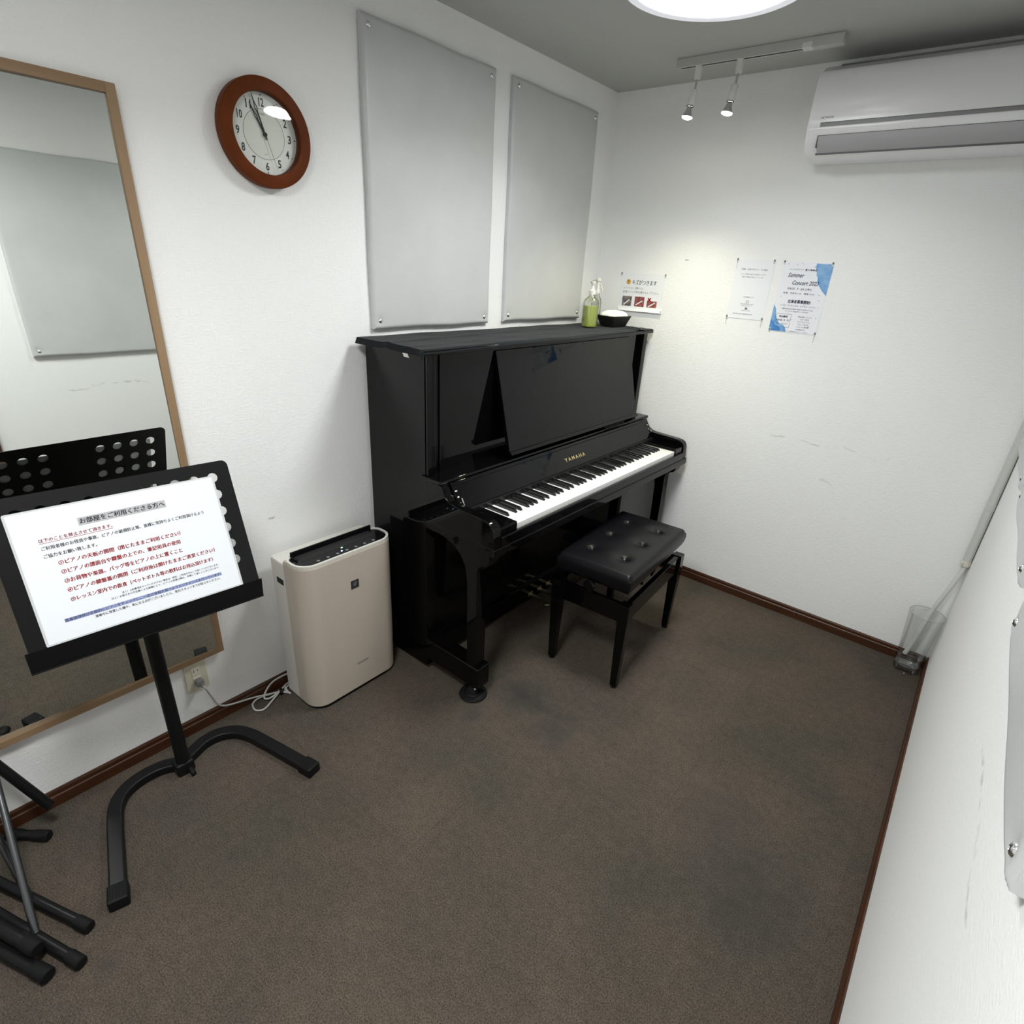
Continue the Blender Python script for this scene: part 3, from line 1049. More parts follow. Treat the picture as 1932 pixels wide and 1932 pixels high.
t = thing('power_cord', 'bundled grey power cord running from the outlet to the air purifier', 'cord', (0.03, -2.1, 0))
b = bm_new()
prism(b, rrect(0.024, 0.026, 0.006), 0.009, 0.030, OM @ Matrix.Translation((0.001, -0.0215, 0)), 0.003)
prism(b, rrect(0.012, 0.012, 0.004), 0.029, 0.040, OM @ Matrix.Translation((0.003, -0.027, 0)), 0.002)
obj('plug', b, M['plug'], t)
b = bm_new()
C1 = [(0.038, -2.3065, 0.199), (0.046, -2.301, 0.186), (0.038, -2.293, 0.158), (0.029, -2.281, 0.122), (0.026, -2.272, 0.092), (0.024, -2.258, 0.070),
      (0.021, -2.238, 0.056), (0.020, -2.202, 0.044), (0.020, -2.161, 0.034), (0.022, -2.118, 0.022), (0.034, -2.075, 0.014), (0.044, -2.048, 0.011),
      (0.056, -2.034, 0.008), (0.040, -1.988, 0.012), (0.026, -1.984, 0.014), (0.024, -2.010, 0.016), (0.042, -2.047, 0.017), (0.060, -2.088, 0.010),
      (0.078, -2.132, 0.005), (0.068, -2.156, 0.005), (0.048, -2.160, 0.006), (0.024, -2.150, 0.008), (0.018, -2.128, 0.012), (0.026, -2.100, 0.014), (0.042, -2.056, 0.013),
      (0.066, -2.024, 0.006), (0.072, -2.002, 0.006), (0.052, -1.984, 0.008), (0.036, -2.006, 0.018), (0.044, -2.048, 0.020), (0.052, -2.090, 0.016),
      (0.042, -2.110, 0.015), (0.026, -2.104, 0.020), (0.017, -2.085, 0.035), (0.017, -2.062, 0.052), (0.019, -2.02, 0.058), (0.024, -1.978, 0.055), (0.036, -1.952, 0.05)]
C1 = [(x, min(y, -2.027), z) if (x > 0.0275 and z < 0.03) else (x, y, z) for x, y, z in C1[:-1]] + [(0.0300, -1.952, 0.05)]
C1 = [(min(x, 0.0285), y, z) if y > -2.026 else (x, y, z) for x, y, z in C1]
sweep(b, smooth_path(C1, 7), circle(0.0034, 10))
obj('cable', b, M['cord'], t, 60)
b = bm_new(); lathe(b, [(0.0095, -0.006), (0.012, -0.005), (0.012, 0.005), (0.0095, 0.006)], 20,
                    frame((0.046, -2.048, 0.0135), (-0.8, 0.3, 0), (0, 0, 1)))
obj('cable_tie', b, M['rubber'], t)

# ================================================================ AIR PURIFIER
PX0, PX1, PY0, PY1, PZ = 0.034, 0.247, -2.020, -1.628, 0.612
t = thing('air_purifier', 'beige air purifier standing between the wall outlet and the piano', 'air purifier', ((PX0 + PX1) / 2, (PY0 + PY1) / 2, 0))


def stadium(x0, x1, y0, y1, rf, rb, n=8):
    """rounded outline: large radius at the two front corners, small at the two back ones"""
    out = []
    for cx, cy, a0, r in ((x1 - rf, y0 + rf, 270, rf), (x1 - rf, y1 - rf, 0, rf), (x0 + rb, y1 - rb, 90, rb), (x0 + rb, y0 + rb, 180, rb)):
        for k in range(n + 1):
            a = math.radians(a0 + 90 * k / n)
            out.append((cx + r * math.cos(a), cy + r * math.sin(a)))
    return out


def loft(bm, layers):
    t = bmesh.new()
    rings = [[t.verts.new((x, y, z)) for x, y in o] for o, z in layers]
    n = len(rings[0])
    for r0, r1 in zip(rings, rings[1:]):
        for i in range(n):
            j = (i + 1) % n
            t.faces.new((r0[i], r0[j], r1[j], r1[i]))
    t.faces.new(list(reversed(rings[0])))
    t.faces.new(rings[-1])
    bmesh.ops.recalc_face_normals(t, faces=t.faces)
    add_bm(bm, t)
    return bm


b = bm_new()
loft(b, [(stadium(PX0 + 0.02, PX1 - 0.012, PY0 + 0.012, PY1 - 0.012, 0.06, 0.02), 0.001), (stadium(PX0 + 0.02, PX1 - 0.008, PY0 + 0.008, PY1 - 0.008, 0.06, 0.02), 0.016)])
obj('base', b, M['rubber'], t)
# rear housing: narrow column behind the wrapped front cover
b = bm_new()
loft(b, [(stadium(PX0, PX0 + 0.115, PY0 + 0.004, PY1 - 0.004, 0.006, 0.018), 0.012), (stadium(PX0, PX0 + 0.115, PY0 + 0.002, PY1 - 0.002, 0.006, 0.018), 0.585),
         (stadium(PX0 + 0.004, PX0 + 0.115, PY0 + 0.006, PY1 - 0.006, 0.006, 0.016), 0.593)])
rear = obj('rear_housing', b, M['beige_side'], t, 35)
b = bm_new(); box(b, PX0 + 0.040, PX0 + 0.085, PY0 + 0.0005, PY0 + 0.02, 0.505, 0.530, 0.004)
obj('carry_handle', b, M['dark_void'], rear)
# front cover: wraps the front and both flanks, slightly raked
b = bm_new()
XB = PX0 + 0.095
o0 = lambda k, d=0.0: stadium(XB + d, PX1 - k - d, PY0 + d, PY1 - d, 0.062 - d, 0.006)
loft(b, [(o0(0.006, 0.004), 0.014), (o0(0.003), 0.020), (o0(0.0), 0.20), (o0(0.0), 0.60), (o0(0.001, 0.001), 0.608), (o0(0.003, 0.003), PZ)])
obj('front_cover', b, M['beige'], t, 35)
# pale rim and black control top
b = bm_new()
RIMO = stadium(PX0 + 0.092, PX1 - 0.002, PY0 + 0.002, PY1 - 0.002, 0.060, 0.040)
RIMI = stadium(PX0 + 0.100, PX1 - 0.010, PY0 + 0.010, PY1 - 0.010, 0.053, 0.033)
curve_plate(b, [RIMO, RIMI], 0.008, Matrix.Translation((0, 0, PZ + 0.0015)))
obj('top_rim', b, M['beige_side'], t, 30)
b = bm_new(); loft(b, [(RIMI, PZ - 0.004), (RIMI, PZ + 0.0012)])
top = obj('control_panel', b, M['gloss_black'], t, 30)
b = bm_new(); box(b, PX0 + 0.104, PX0 + 0.152, PY0 + 0.040, PY1 - 0.045, PZ - 0.002, PZ + 0.0018)
obj('outlet_grille', b, M['dark_void'], top, 0)
b = bm_new()
box(b, PX0 + 0.096, PX0 + 0.103, PY0 + 0.030, PY1 - 0.030, PZ - 0.010, PZ + 0.020, 0.002, mtx=None)
box(b, PX0 + 0.096, PX0 + 0.140, PY0 + 0.028, PY0 + 0.034, PZ - 0.010, PZ + 0.008, 0.002)
obj('air_flap', b, M['gloss_black'], t)
for k in range(7):
    yy = PY0 + 0.085 + k * 0.038
    b = bm_new()
    prism(b, [(0.0055 * math.cos(a * PI / 8), 0.0055 * math.sin(a * PI / 8)) for a in range(16)], PZ + 0.001, PZ + 0.0017, Matrix.Translation((PX0 + 0.182, yy, 0)))
    obj('button', b, M['icon'], top, 0)
b = bm_new(); prism(b, circle(0.0028, 12), PZ + 0.001, PZ + 0.0022, Matrix.Translation((PX0 + 0.176, PY0 + 0.182, 0)))
obj('blue_indicator', b, M['led_blue'], top, 0, 'small glowing blue light')
b = bm_new(); prism(b, rrect(0.003, 0.007, 0.001), PZ + 0.001, PZ + 0.0022, Matrix.Translation((PX0 + 0.155, PY0 + 0.196, 0)))
obj('green_indicator', b, M['led_green'], top, 0, 'small glowing green light')
EM = frame((PX1 + 0.0001, -1.819, 0.485), (0, 1, 0), (0, 0, 1))
b = bm_new(); prism(b, rrect(0.033, 0.034, 0.002), 0, 0.0009, EM); em = obj('emblem', b, M['ink'], t, 0)
b = bm_new()
for i, (ex, ey) in enumerate(((-0.006, 0.004), (-0.001, 0.007), (0.004, 0.009), (-0.004, -0.001), (0.001, 0.002), (0.006, 0.004), (-0.001, -0.006), (0.003, -0.003))):
    prism(b, circle(0.0022, 10), 0.0008, 0.0013, EM @ Matrix.Translation((ex, ey, 0)))
obj('emblem_mark', b, M['icon'], em, 0)
b = bm_new(); text(b, 'SHARP', -1.833, 0.1300, 0.0075, 0.053, mtx=frame((PX1 + 0.0004, 0, 0), (0, 1, 0), (0, 0, 1)), bold=0.02)
obj('lettering', b, M['ink_soft'], t, 0)

# ================================================================ UPRIGHT PIANO
t = thing('upright_piano', 'tall polished black upright piano with open keyboard in the corner', 'piano', (0.20, -0.80, 0))
P0, P1 = -1.562, -0.040          # outer faces of the two sides
BX, FX = 0.030, 0.352            # back and front of the case
for s, (y0, y1) in enumerate(((P0, P0 + 0.036), (P1 - 0.036, P1))):
    b = bm_new(); box(b, BX, FX - 0.008, y0, y1, 0.022, 1.286, 0.0015); obj('side_panel', b, M['black'], t)
    b = bm_new(); box(b, FX - 0.004, FX + 0.008, y0 + (0 if s == 0 else -0.002), y1 + (0.002 if s == 0 else 0), 0.866, 1.286, 0.003)
    obj('front_post', b, M['black'], t)
b = bm_new(); box(b, BX, 0.10, P0 + 0.036, P1 - 0.036, 0.03, 1.284); obj('back_board', b, M['black2'], t)
b = bm_new(); box(b, 0.318, 0.336, P0 + 0.038, P1 - 0.038, 0.84, 1.285, 0.001)
up = obj('upper_panel', b, M['black'], t)
b = bm_new(); box(b, 0.332, 0.341, P0 + 0.072, P0 + 0.076, 0.866, 1.285, 0.001); obj('panel_bead', b, M['black'], up)
b = bm_new(); box(b, BX - 0.004, 0.380, -1.598, -0.020, 1.2865, 1.303, 0.004, 3); obj('top_lid', b, M['black'], t)
# folding music desk hinged under the lid, its foot swung out on to the shelf
dm = frame((0.342, -1.207, 1.274), (0, 1, 0), (-0.243, 0, 0.970))
DW, DL = 1.013, 0.385
b = bm_new(); box(b, 0, DW, -DL, 0, -0.016, 0, 0.0015, mtx=dm)
dk = obj('music_desk', b, M['black'], t)
b = bm_new(); box(b, 0.0, DW + 0.005, -DL - 0.014, -DL + 0.002, -0.016, 0.010, 0.005, 3, mtx=dm)
obj('desk_ledge', b, M['black'], dk)
b = bm_new(); box(b, 0.326, 0.428, -1.572, -0.030, 0.850, 0.866, 0.004, 3); obj('music_shelf', b, M['black'], t)
# fallboard
fm = frame((0.431, P0 + 0.037, 0.851), (0, 1, 0), Vector((-0.062, 0, 0.083)).normalized())
FLEN = math.hypot(0.062, 0.083)
b = bm_new(); box(b, 0, P1 - P0 - 0.074, -FLEN, 0, -0.016, 0, 0.002, mtx=fm)
fb = obj('fallboard', b, M['black'], t)
b = bm_new(); box(b, 0, P1 - P0 - 0.074, -0.012, 0.002, -0.004, 0.006, 0.003, 3, mtx=fm)
obj('fallboard_lip', b, M['black'], fb)
b = bm_new()
text(b, 'YAMAHA', 0.806 - 0.082 - 0.075 + 0.012, -0.071, 0.0165, 0.158, mtx=fm @ Matrix.Translation((0, 0, 0.0004)), spacing=1.5, bold=0.02, thick=0.0003)
obj('lettering', b, M['gold'], fb, 0, 'gold inlaid letters')
b = bm_new(); box(b, 0.488, 0.499, P0 + 0.037, P1 - 0.037, 0.733, 0.766, 0.002); obj('key_rail', b, M['black2'], t)
# arms
arm = [(0.340, 0.690), (0.340, 0.849), (0.424, 0.849), (0.432, 0.838), (0.440, 0.823), (0.452, 0.808), (0.470, 0.798), (0.495, 0.793), (0.54, 0.791),
       (0.63, 0.7865), (0.650, 0.7835), (0.664, 0.776), (0.673, 0.763), (0.677, 0.746), (0.678, 0.72), (0.680, 0.690)]
for y0 in (P0 - 0.002, P1 - 0.037):
    b = bm_new()
    prism(b, arm, 0, 0.039, frame((0, y0, 0), (1, 0, 0), (0, 0, 1)) @ Matrix.Diagonal((1, 1, -1, 1)), 0.0025, 3)
    obj('arm', b, M['black'], t, 35)
KY0, KY1 = -1.4265, -0.163       # keyboard ends
for y0, y1 in ((P0 + 0.038, KY0 - 0.001), (KY1 + 0.001, P1 - 0.038)):
    b = bm_new(); box(b, 0.495, 0.671, y0, y1, 0.690, 0.756, 0.006, 3); obj('key_block', b, M['black'], t)
b = bm_new(); box(b, 0.330, 0.688, P0 - 0.002, P1 + 0.002, 0.660, 0.692, 0.003, 3); obj('keybed', b, M['black'], t)
b = bm_new(); box(b, 0.6715, 0.6835, P0 + 0.038, P1 - 0.038, 0.690, 0.727, 0.003, 3); obj('key_slip', b, M['black'], t)
# keys: 52 white, 36 black
KP = (KY1 - KY0) / 52
KTOP = 0.745
kb = bm_new(); box(kb, 0.499, 0.6665, -KP / 2 + 0.0004, KP / 2 - 0.0004, 0.722, KTOP, 0.0012, 2)
wk = obj('white_key', kb, M['white_key'], t, 35)
base_shift = Vector((0, 0, 0))
wk.location = (0, KY0 + KP * 0.5, 0)
for i in range(1, 52):
    c = wk.copy(); COL.objects.link(c); c.location = (0, KY0 + KP * (i + 0.5), 0)
kb = bm_new()
prism(kb, [(0.500, KTOP - 0.002), (0.500, KTOP + 0.0125), (0.597, KTOP + 0.0110), (0.606, KTOP + 0.0015), (0.607, KTOP - 0.002)], -0.0062, 0.0062,
      frame((0, 0, 0), (1, 0, 0), (0, 0, 1)), 0.0016, 2)
bk = obj('black_key', kb, M['black_key'], t, 35)
first = True
for i in range(51):
    note = 'ABCDEFG'[i % 7]
    if note in 'ACDFG':
        off = {'A': 0.0015, 'C': -0.0025, 'D': 0.0025, 'F': -0.003, 'G': 0.0}[note]
        c = bk if first else bk.copy()
        if not first:
            COL.objects.link(c)
        first = False
        c.location = (0, KY0 + KP * (i + 1) + off, 0)
# lower case
b = bm_new(); box(b, 0.300, 0.316, P0 + 0.037, P1 - 0.037, 0.115, 0.660); obj('lower_panel', b, M['black'], t, 0)
b = bm_new(); box(b, 0.292, 0.330, P0 + 0.036, P1 - 0.036, 0.022, 0.114, 0.003); obj('bottom_rail', b, M['black'], t)
# toes, legs, casters
leg = [(0.372, 0.661), (0.44, 0.655), (0.490, 0.640), (0.525, 0.612), (0.548, 0.575), (0.558, 0.52), (0.562, 0.42), (0.566, 0.156), (0.612, 0.156), (0.611, 0.42), (0.608, 0.575),
       (0.613, 0.594), (0.628, 0.606), (0.650, 0.613), (0.662, 0.630), (0.664, 0.661)]
for y0, y1, oy in ((P0 - 0.001, P0 + 0.060, P0 + 0.030), (P1 - 0.060, P1 + 0.001, P1 - 0.030)):
    b = bm_new(); prism(b, leg, 0, 0.052, frame((0, y0 + 0.003, 0), (1, 0, 0), (0, 0, 1)) @ Matrix.Diagonal((1, 1, -1, 1)), 0.002)
    obj('leg', b, M['black'], t, 30)
    b = bm_new(); box(b, 0.330, 0.628, y0, y1 + 0.008, 0.060, 0.155, 0.005, 3)
    toe = obj('toe_block', b, M['black'], t)
    b = bm_new()
    cyl(b, (0.578, oy - 0.006, 0.018), (0.578, oy + 0.006, 0.018), 0.018)
    box(b, 0.566, 0.590, oy - 0.010, oy + 0.010, 0.030, 0.062, 0.003)
    cs = obj('caster', b, M['chrome'], toe)
    b = bm_new(); lathe(b, [(0, 0.0005), (0.054, 0.0005), (0.056, 0.005), (0.052, 0.011), (0.036, 0.015), (0.032, 0.012), (0.028, 0.016), (0.024, 0.012), (0, 0.010)], 48,
                        Matrix.Translation((0.584, oy - 0.004, 0)))
    obj('caster_cup', b, M['rubber'], t)
for yy in (-0.855, -0.780, -0.705):
    b = bm_new()
    pth = smooth_path([(0.325, yy, 0.050), (0.36, yy, 0.052), (0.40, yy, 0.050), (0.432, yy, 0.044)], 5)
    sec = [(-0.012, -0.003), (0.012, -0.003), (0.012, 0.002), (0.008, 0.004), (-0.008, 0.004), (-0.012, 0.002)]
    sweep(b, pth, sec, up=(0, 0, 1))
    lathe(b, [(0, -0.004), (0.014, -0.004), (0.0165, -0.001), (0.0150, 0.003), (0.008, 0.0045), (0, 0.005)], 24, Matrix.Translation((0.436, yy, 0.0435)))
    p = obj('pedal', b, M['brass'], t)
    b = bm_new(); box(b, 0.329, 0.334, yy - 0.020, yy + 0.018, 0.040, 0.066, 0.003)
    obj('pedal_plate', b, M['brass'], p)
# fallboard hinge hardware at both ends
for yy in (P0 + 0.044, P1 - 0.044):
    b = bm_new()
    cyl(b, (0.452, yy - 0.004, 0.826), (0.452, yy + 0.006, 0.826), 0.0035, n=12)
    cyl(b, (0.464, yy - 0.004, 0.806), (0.464, yy + 0.006, 0.806), 0.0035, n=12)
    cyl(b, (0.474, yy - 0.004, 0.788), (0.474, yy + 0.006, 0.788), 0.0035, n=12)
    cyl(b, (0.474, yy + 0.010, 0.804), (0.497, yy + 0.010, 0.762), 0.0025, n=10)
    obj('fallboard_hinge', b, M['chrome'], t)

# ================================================================ PIANO COVER CLOTH
def cloth_z(x, y):
    z = 1.3070 + 0.0010 * math.sin(9 * y + 14 * x) + 0.0006 * math.sin(23 * y - 30 * x + 1.0)
    z += 0.004 * math.exp(-((x - 0.20 - 0.05 * math.sin(2 * y)) / 0.014) ** 2)          # lengthwise fold
    z += 0.002 * math.exp(-((x - 0.29 - 0.03 * math.sin(3 * y + 1)) / 0.010) ** 2)
    z += 0.012 * math.exp(-((y + 0.155 - 0.5 * (0.36 - x)) / 0.030) ** 2) * max(0, (x - 0.20) / 0.16)   # lifted wave by the basket
    return z


b = bm_new()
tt = bmesh.new()
NXc, NYc = 30, 150
cx0, cx1, cy0, cy1 = 0.030, 0.384, -1.606, -0.028
g = []
for j in range(NYc + 1):
    row = []
    y = cy0 + (cy1 - cy0) * j / NYc
    for i in range(NXc + 1):
        x = cx0 + (cx1 - cx0) * i / NXc
        z = cloth_z(x, y)
        xx, yy = x, y
        # left end hangs a little over the lid edge, more at the back than at the front
        if y < -1.560:
            k = (-1.560 - y) / 0.046
            drop = 0.020
            yy = max(y, -1.6035 - 0.001)
            if y < -1.600:
                z -= drop
        # front edge
        front_y = (y + 1.6) / 1.58
        if i == NXc:
            z -= 0.012 * (1 - 0.75 * front_y) if y > -1.5 else 0.012
            xx = 0.3835
        row.append(tt.verts.new((xx, yy, max(z, 1.268))))
    g.append(row)
for j in range(NYc):
    for i in range(NXc):
        tt.faces.new((g[j][i], g[j][i + 1], g[j + 1][i + 1], g[j + 1][i]))
bmesh.ops.solidify(tt, geom=tt.faces[:], thickness=-0.0015)
bmesh.ops.recalc_face_normals(tt, faces=tt.faces)
add_bm(b, tt)
t = thing('piano_cover', 'creased black cloth runner lying along the top of the piano', 'cloth', (0.2, -0.8, 1.303))
obj('cloth', b, M['felt'], t, 60)
b = bm_new()
box(b, -0.012, 0.012, -0.014, 0.0, -0.0005, 0.0005, mtx=frame((0.300, -1.6055, 1.287), (1, 0, 0), (0, -0.45, 0.9)))
obj('cloth_tag', b, M['white_plastic'], t, 0, 'small white sewn-in label')

# ================================================================ THINGS ON TOP OF THE PIANO
ZT = 1.3095
bx, by = 0.185, -0.338
BMx = Matrix.Translation((bx, by, ZT))
t = thing('cleaner_bottle', 'clear pump bottle of yellow-green liquid on the piano top', 'bottle', (bx, by, ZT))
b = bm_new(); lathe(b, [(0, 0.0), (0.035, 0.0), (0.0385, 0.004), (0.0385, 0.112), (0.035, 0.124), (0.022, 0.136), (0.0145, 0.144), (0.0135, 0.158)], 40, BMx)
obj('bottle_shell', b, M['clear_plastic'], t)
b = bm_new(); lathe(b, [(0, 0.003), (0.034, 0.003), (0.0370, 0.007), (0.0370, 0.098), (0, 0.098)], 40, BMx)
obj('liquid', b, M['green_liquid'], t)
b = bm_new(); lathe(b, [(0, 0.150), (0.016, 0.150), (0.016, 0.168), (0.008, 0.172), (0.0065, 0.190), (0.009, 0.193), (0.011, 0.203), (0.006, 0.208), (0, 0.208)], 24, BMx)
pm = obj('pump', b, M['white_plastic'], t)
b = bm_new(); sweep(b, smooth_path([BMx @ Vector((0, -0.02, 0.203)), BMx @ Vector((0.010, -0.018, 0.210)), BMx @ Vector((0.012, 0.0, 0.214)), BMx @ Vector((0.010, 0.018, 0.209)), BMx @ Vector((0, 0.022, 0.203)), BMx @ Vector((-0.010, 0.0, 0.206))], 6, True), circle(0.0022, 8), cap=False)
obj('pump_ring', b, M['clear_plastic'], pm)

bx, by = 0.105, -0.165
BMx = Matrix.Translation((bx, by, ZT))
t = thing('spray_bottle', 'slim clear spray bottle with white cap behind the black basket', 'bottle', (bx, by, ZT))
b = bm_new(); lathe(b, [(0, 0.0), (0.024, 0.0), (0.026, 0.003), (0.026, 0.105), (0.022, 0.125), (0.012, 0.140), (0.010, 0.155)], 32, BMx)
obj('bottle_shell', b, M['clear_plastic'], t)
b = bm_new(); lathe(b, [(0, 0.002), (0.016, 0.002), (0.019, 0.004), (0.019, 0.050), (0.010, 0.075), (0.006, 0.10), (0, 0.10)], 24, BMx)
obj('inner_tube', b, M['clear_plastic'], t)
b = bm_new()
lathe(b, [(0, 0.150), (0.012, 0.150), (0.012, 0.164), (0.008, 0.170), (0.008, 0.205), (0.013, 0.208), (0.013, 0.220), (0, 0.222)], 24, BMx)
sweep(b, [BMx @ Vector(p) for p in ((0.006, 0.010, 0.195), (0.012, 0.018, 0.178), (0.016, 0.023, 0.160))], circle(0.004, 8))
obj('spray_head', b, M['white_plastic'], t)

KM = Matrix.Translation((0.225, -0.175, ZT + 0.0035)) @ Matrix.Rotation(math.radians(-8), 4, 'Z')
t = thing('black_basket', 'small black woven basket on the piano top by the corner', 'basket', mtx=KM)
b = bm_new()
tb = bmesh.new()
n = 6
lay = [(0.120, 0.080, 0.0), (0.130, 0.088, 0.012), (0.150, 0.104, 0.036), (0.162, 0.114, 0.050), (0.156, 0.108, 0.050), (0.140, 0.094, 0.030), (0.124, 0.080, 0.006)]
rings = [[tb.verts.new((y2, x2, z)) for x2, y2 in rrect(w, d, 0.014, n)] for w, d, z in lay]
m_ = len(rings[0])
for r0, r1 in zip(rings, rings[1:]):
    for i in range(m_):
        j = (i + 1) % m_
        tb.faces.new((r0[i], r0[j], r1[j], r1[i]))
tb.faces.new(rings[0]); tb.faces.new(rings[-1])
bmesh.ops.recalc_face_normals(tb, faces=tb.faces)
add_bm(b, tb, KM)
obj('basket_body', b, M['basket'], t, 50)
b = bm_new()
lay = [(0.118, 0.074, 0.008), (0.140, 0.094, 0.034), (0.146, 0.100, 0.050), (0.128, 0.086, 0.062), (0.090, 0.056, 0.070), (0.040, 0.024, 0.073)]
tb = bmesh.new()
rings = []
for k, (w, d, z) in enumerate(lay):
    ring = []
    for i, (x2, y2) in enumerate(rrect(w, d, min(w, d) * 0.35, n)):
        wob = 0.0025 * math.sin(i * 1.9 + k) if k > 1 else 0
        ring.append(tb.verts.new((y2, x2, z + wob)))
    rings.append(ring)
for r0, r1 in zip(rings, rings[1:]):
    for i in range(m_):
        j = (i + 1) % m_
        tb.faces.new((r0[i], r0[j], r1[j], r1[i]))
tb.faces.new(rings[0]); tb.faces.new(rings[-1])
bmesh.ops.recalc_face_normals(tb, faces=tb.faces)
add_bm(b, tb, KM)
t = obj('folded_cloth', b, M['white_cloth'], None, 70)
tag(t, 'white folded cleaning cloth heaped in the black basket', 'cloth')

# ================================================================ NOTICES ON THE BACK WALL
def notice(name, label, x0, x1, z0, z1, build, tails=(), tilt=0.0, bulge=0.0, cat='notice'):
    w, h = x1 - x0, z1 - z0
    m = frame(((x0 + x1) / 2, -0.0008, (z0 + z1) / 2), (math.cos(tilt), 0, math.sin(tilt)), (-math.sin(tilt), 0, math.cos(tilt)))
    t = thing(name, label, cat, mtx=m)
    b = bm_new()
    ys = [h / 2 - h * k / 24 for k in range(25)]
    zf = [0.0008 + bulge * max(0.0, 1 - (y + h / 2) / (0.16 * h)) ** 2 for y in ys]
    side = [(y, z) for y, z in zip(ys, zf)] + [(y, z - 0.0004) for y, z in reversed(list(zip(ys, zf)))]
    prism(b, side, -w / 2, w / 2, m @ Matrix(((0, 0, 1, 0), (1, 0, 0, 0), (0, 1, 0, 0), (0, 0, 0, 1))))
    obj('sheet', b, M['paper'], t, 60)
    build(t, m @ Matrix.Translation((0, 0, 0.0010)), w, h)
    k = 0
    for sx in (-1, 1):
        for sy in (1, -1):
            b = bm_new()
            c = m @ Matrix.Translation((sx * (w / 2 - 0.004), sy * (h / 2 - 0.004) , 0.001))
            prism(b, rrect(0.008, 0.019, 0.002), 0.0, 0.0005, c)
            tp = obj('tape', b, M['tape'], t, 0)
            b = bm_new(); lathe(b, [(0, 0.0004), (0.0032, 0.0004), (0.0032, 0.003), (0.002, 0.006), (0, 0.0065)], 12, c @ Matrix.Translation((0, 0.003, 0)))
            obj('push_pin', b, M['pin'], tp)
            if (sx, sy) in tails:
                b = bm_new(); box(b, -0.0007, 0.0007, -0.034, -0.004, -0.0005, 0.0003, mtx=c)
                obj('thread', b, M['ink_pale'], t, 0)
    return t


def n_small(t, m, w, h):
    b = bm_new()
    text(b, 'キズがつきます', -0.058, 0.038, 0.023, 0.138, mtx=m, bold=0.012)
    obj('heading', b, M['ink'], t, 0)
    b = bm_new(); prism(b, circle(0.0125, 28), 0, 0.0002, m @ Matrix.Translation((-0.080, 0.050, 0))); o = obj('warning_mark', b, M['orange'], t, 0)
    b = bm_new(); text(b, '!', -0.080, 0.042, 0.017, None, 'CENTER', mtx=m @ Matrix.Translation((0, 0, 0.0003)), bold=0.02); obj('warning_sign', b, M['ink'], o, 0)
    b = bm_new()
    text(b, 'ピアノの上に、鍵盤や上に', -0.105, 0.016, 0.010, 0.115, mtx=m)
    text(b, '金属やバッグ等を置かないで下さい。', -0.108, -0.004, 0.012, 0.21, mtx=m)
    obj('small_text', b, M['ink_soft'], t, 0)
    for k, (x, mm) in enumerate(((-0.078, 'photo_dark'), (-0.004, 'photo_red'), (0.068, 'photo_red'))):
        b = bm_new(); prism(b, rrect(0.056, 0.050 if k < 2 else 0.034, 0.001), 0, 0.0002, m @ Matrix.Translation((x, -0.044 if k < 2 else -0.053, 0)))
        ph = obj('printed_photo', b, M[mm], t, 0)
        b = bm_new()
        box(b, -0.030, 0.026, -0.0035, 0.0035, 0.0002, 0.0004, mtx=m @ Matrix.Translation((x, -0.048 if k < 2 else -0.053, 0)) @ Matrix.Rotation(math.radians(38 if k == 0 else 30), 4, 'Z') @ Matrix.Scale(0.75, 4))
        obj('photo_streak', b, M['paper'], ph, 0)
        if k == 2:
            b = bm_new()
            for a in (45, -45):
                box(b, -0.012, 0.012, -0.003, 0.003, 0.0002, 0.0005, mtx=m @ Matrix.Translation((x - 0.016, -0.030, 0)) @ Matrix.Rotation(math.radians(a), 4, 'Z'))
            obj('cross_mark', b, M['ink_red'], t, 0)


notice('wall_notice', 'small landscape notice with three red photos above the black basket', 0.139, 0.396, 1.382, 1.563, n_small, ((1, -1),), math.radians(0.6), 0.009)


def n_mid(t, m, w, h):
    b = bm_new()
    text(b, 'ご利用　公式アカウント　のご案内', 0.0, 0.082, 0.0065, 0.118, 'CENTER', m, bold=0.02)
    text(b, 'レッスン情報やお知らせを配信しています', 0.0, 0.062, 0.006, 0.112, 'CENTER', m)
    text(b, '是非ご登録をお願いいたします', 0.0, 0.050, 0.006, 0.096, 'CENTER', m)
    text(b, 'お友達登録はこちら', 0.0, -0.034, 0.005, 0.050, 'CENTER', m)
    text(b, '教室の最新情報をお届け', 0.0, -0.064, 0.0045, 0.060, 'CENTER', m)
    text(b, 'お問合せも可能です', 0.0, -0.071, 0.0045, 0.048, 'CENTER', m)
    text(b, '発表会のご案内', 0.0, -0.092, 0.0045, 0.040, 'CENTER', m)
    text(b, 'お申込みは受付まで', -0.012, -0.108, 0.005, 0.090, 'CENTER', m, bold=0.02)
    obj('small_text', b, M['ink_soft'], t, 0)
    b = bm_new()
    lathe(b, [(0.0045, 0.0001), (0.0060, 0.0001), (0.0060, 0.0003), (0.0045, 0.0003)], 20, m @ Matrix.Translation((0.0, -0.052, 0)))
    prism(b, rrect(0.011, 0.009, 0.002), 0, 0.0002, m @ Matrix.Translation((0.0, -0.081, 0)))
    obj('icon', b, M['ink_soft'], t, 0)


notice('wall_flyer', 'plain white portrait flyer of small print beside the blue concert poster', 0.733, 0.905, 1.399, 1.651, n_mid, ((-1, 1), (-1, -1), (1, -1)), 0)


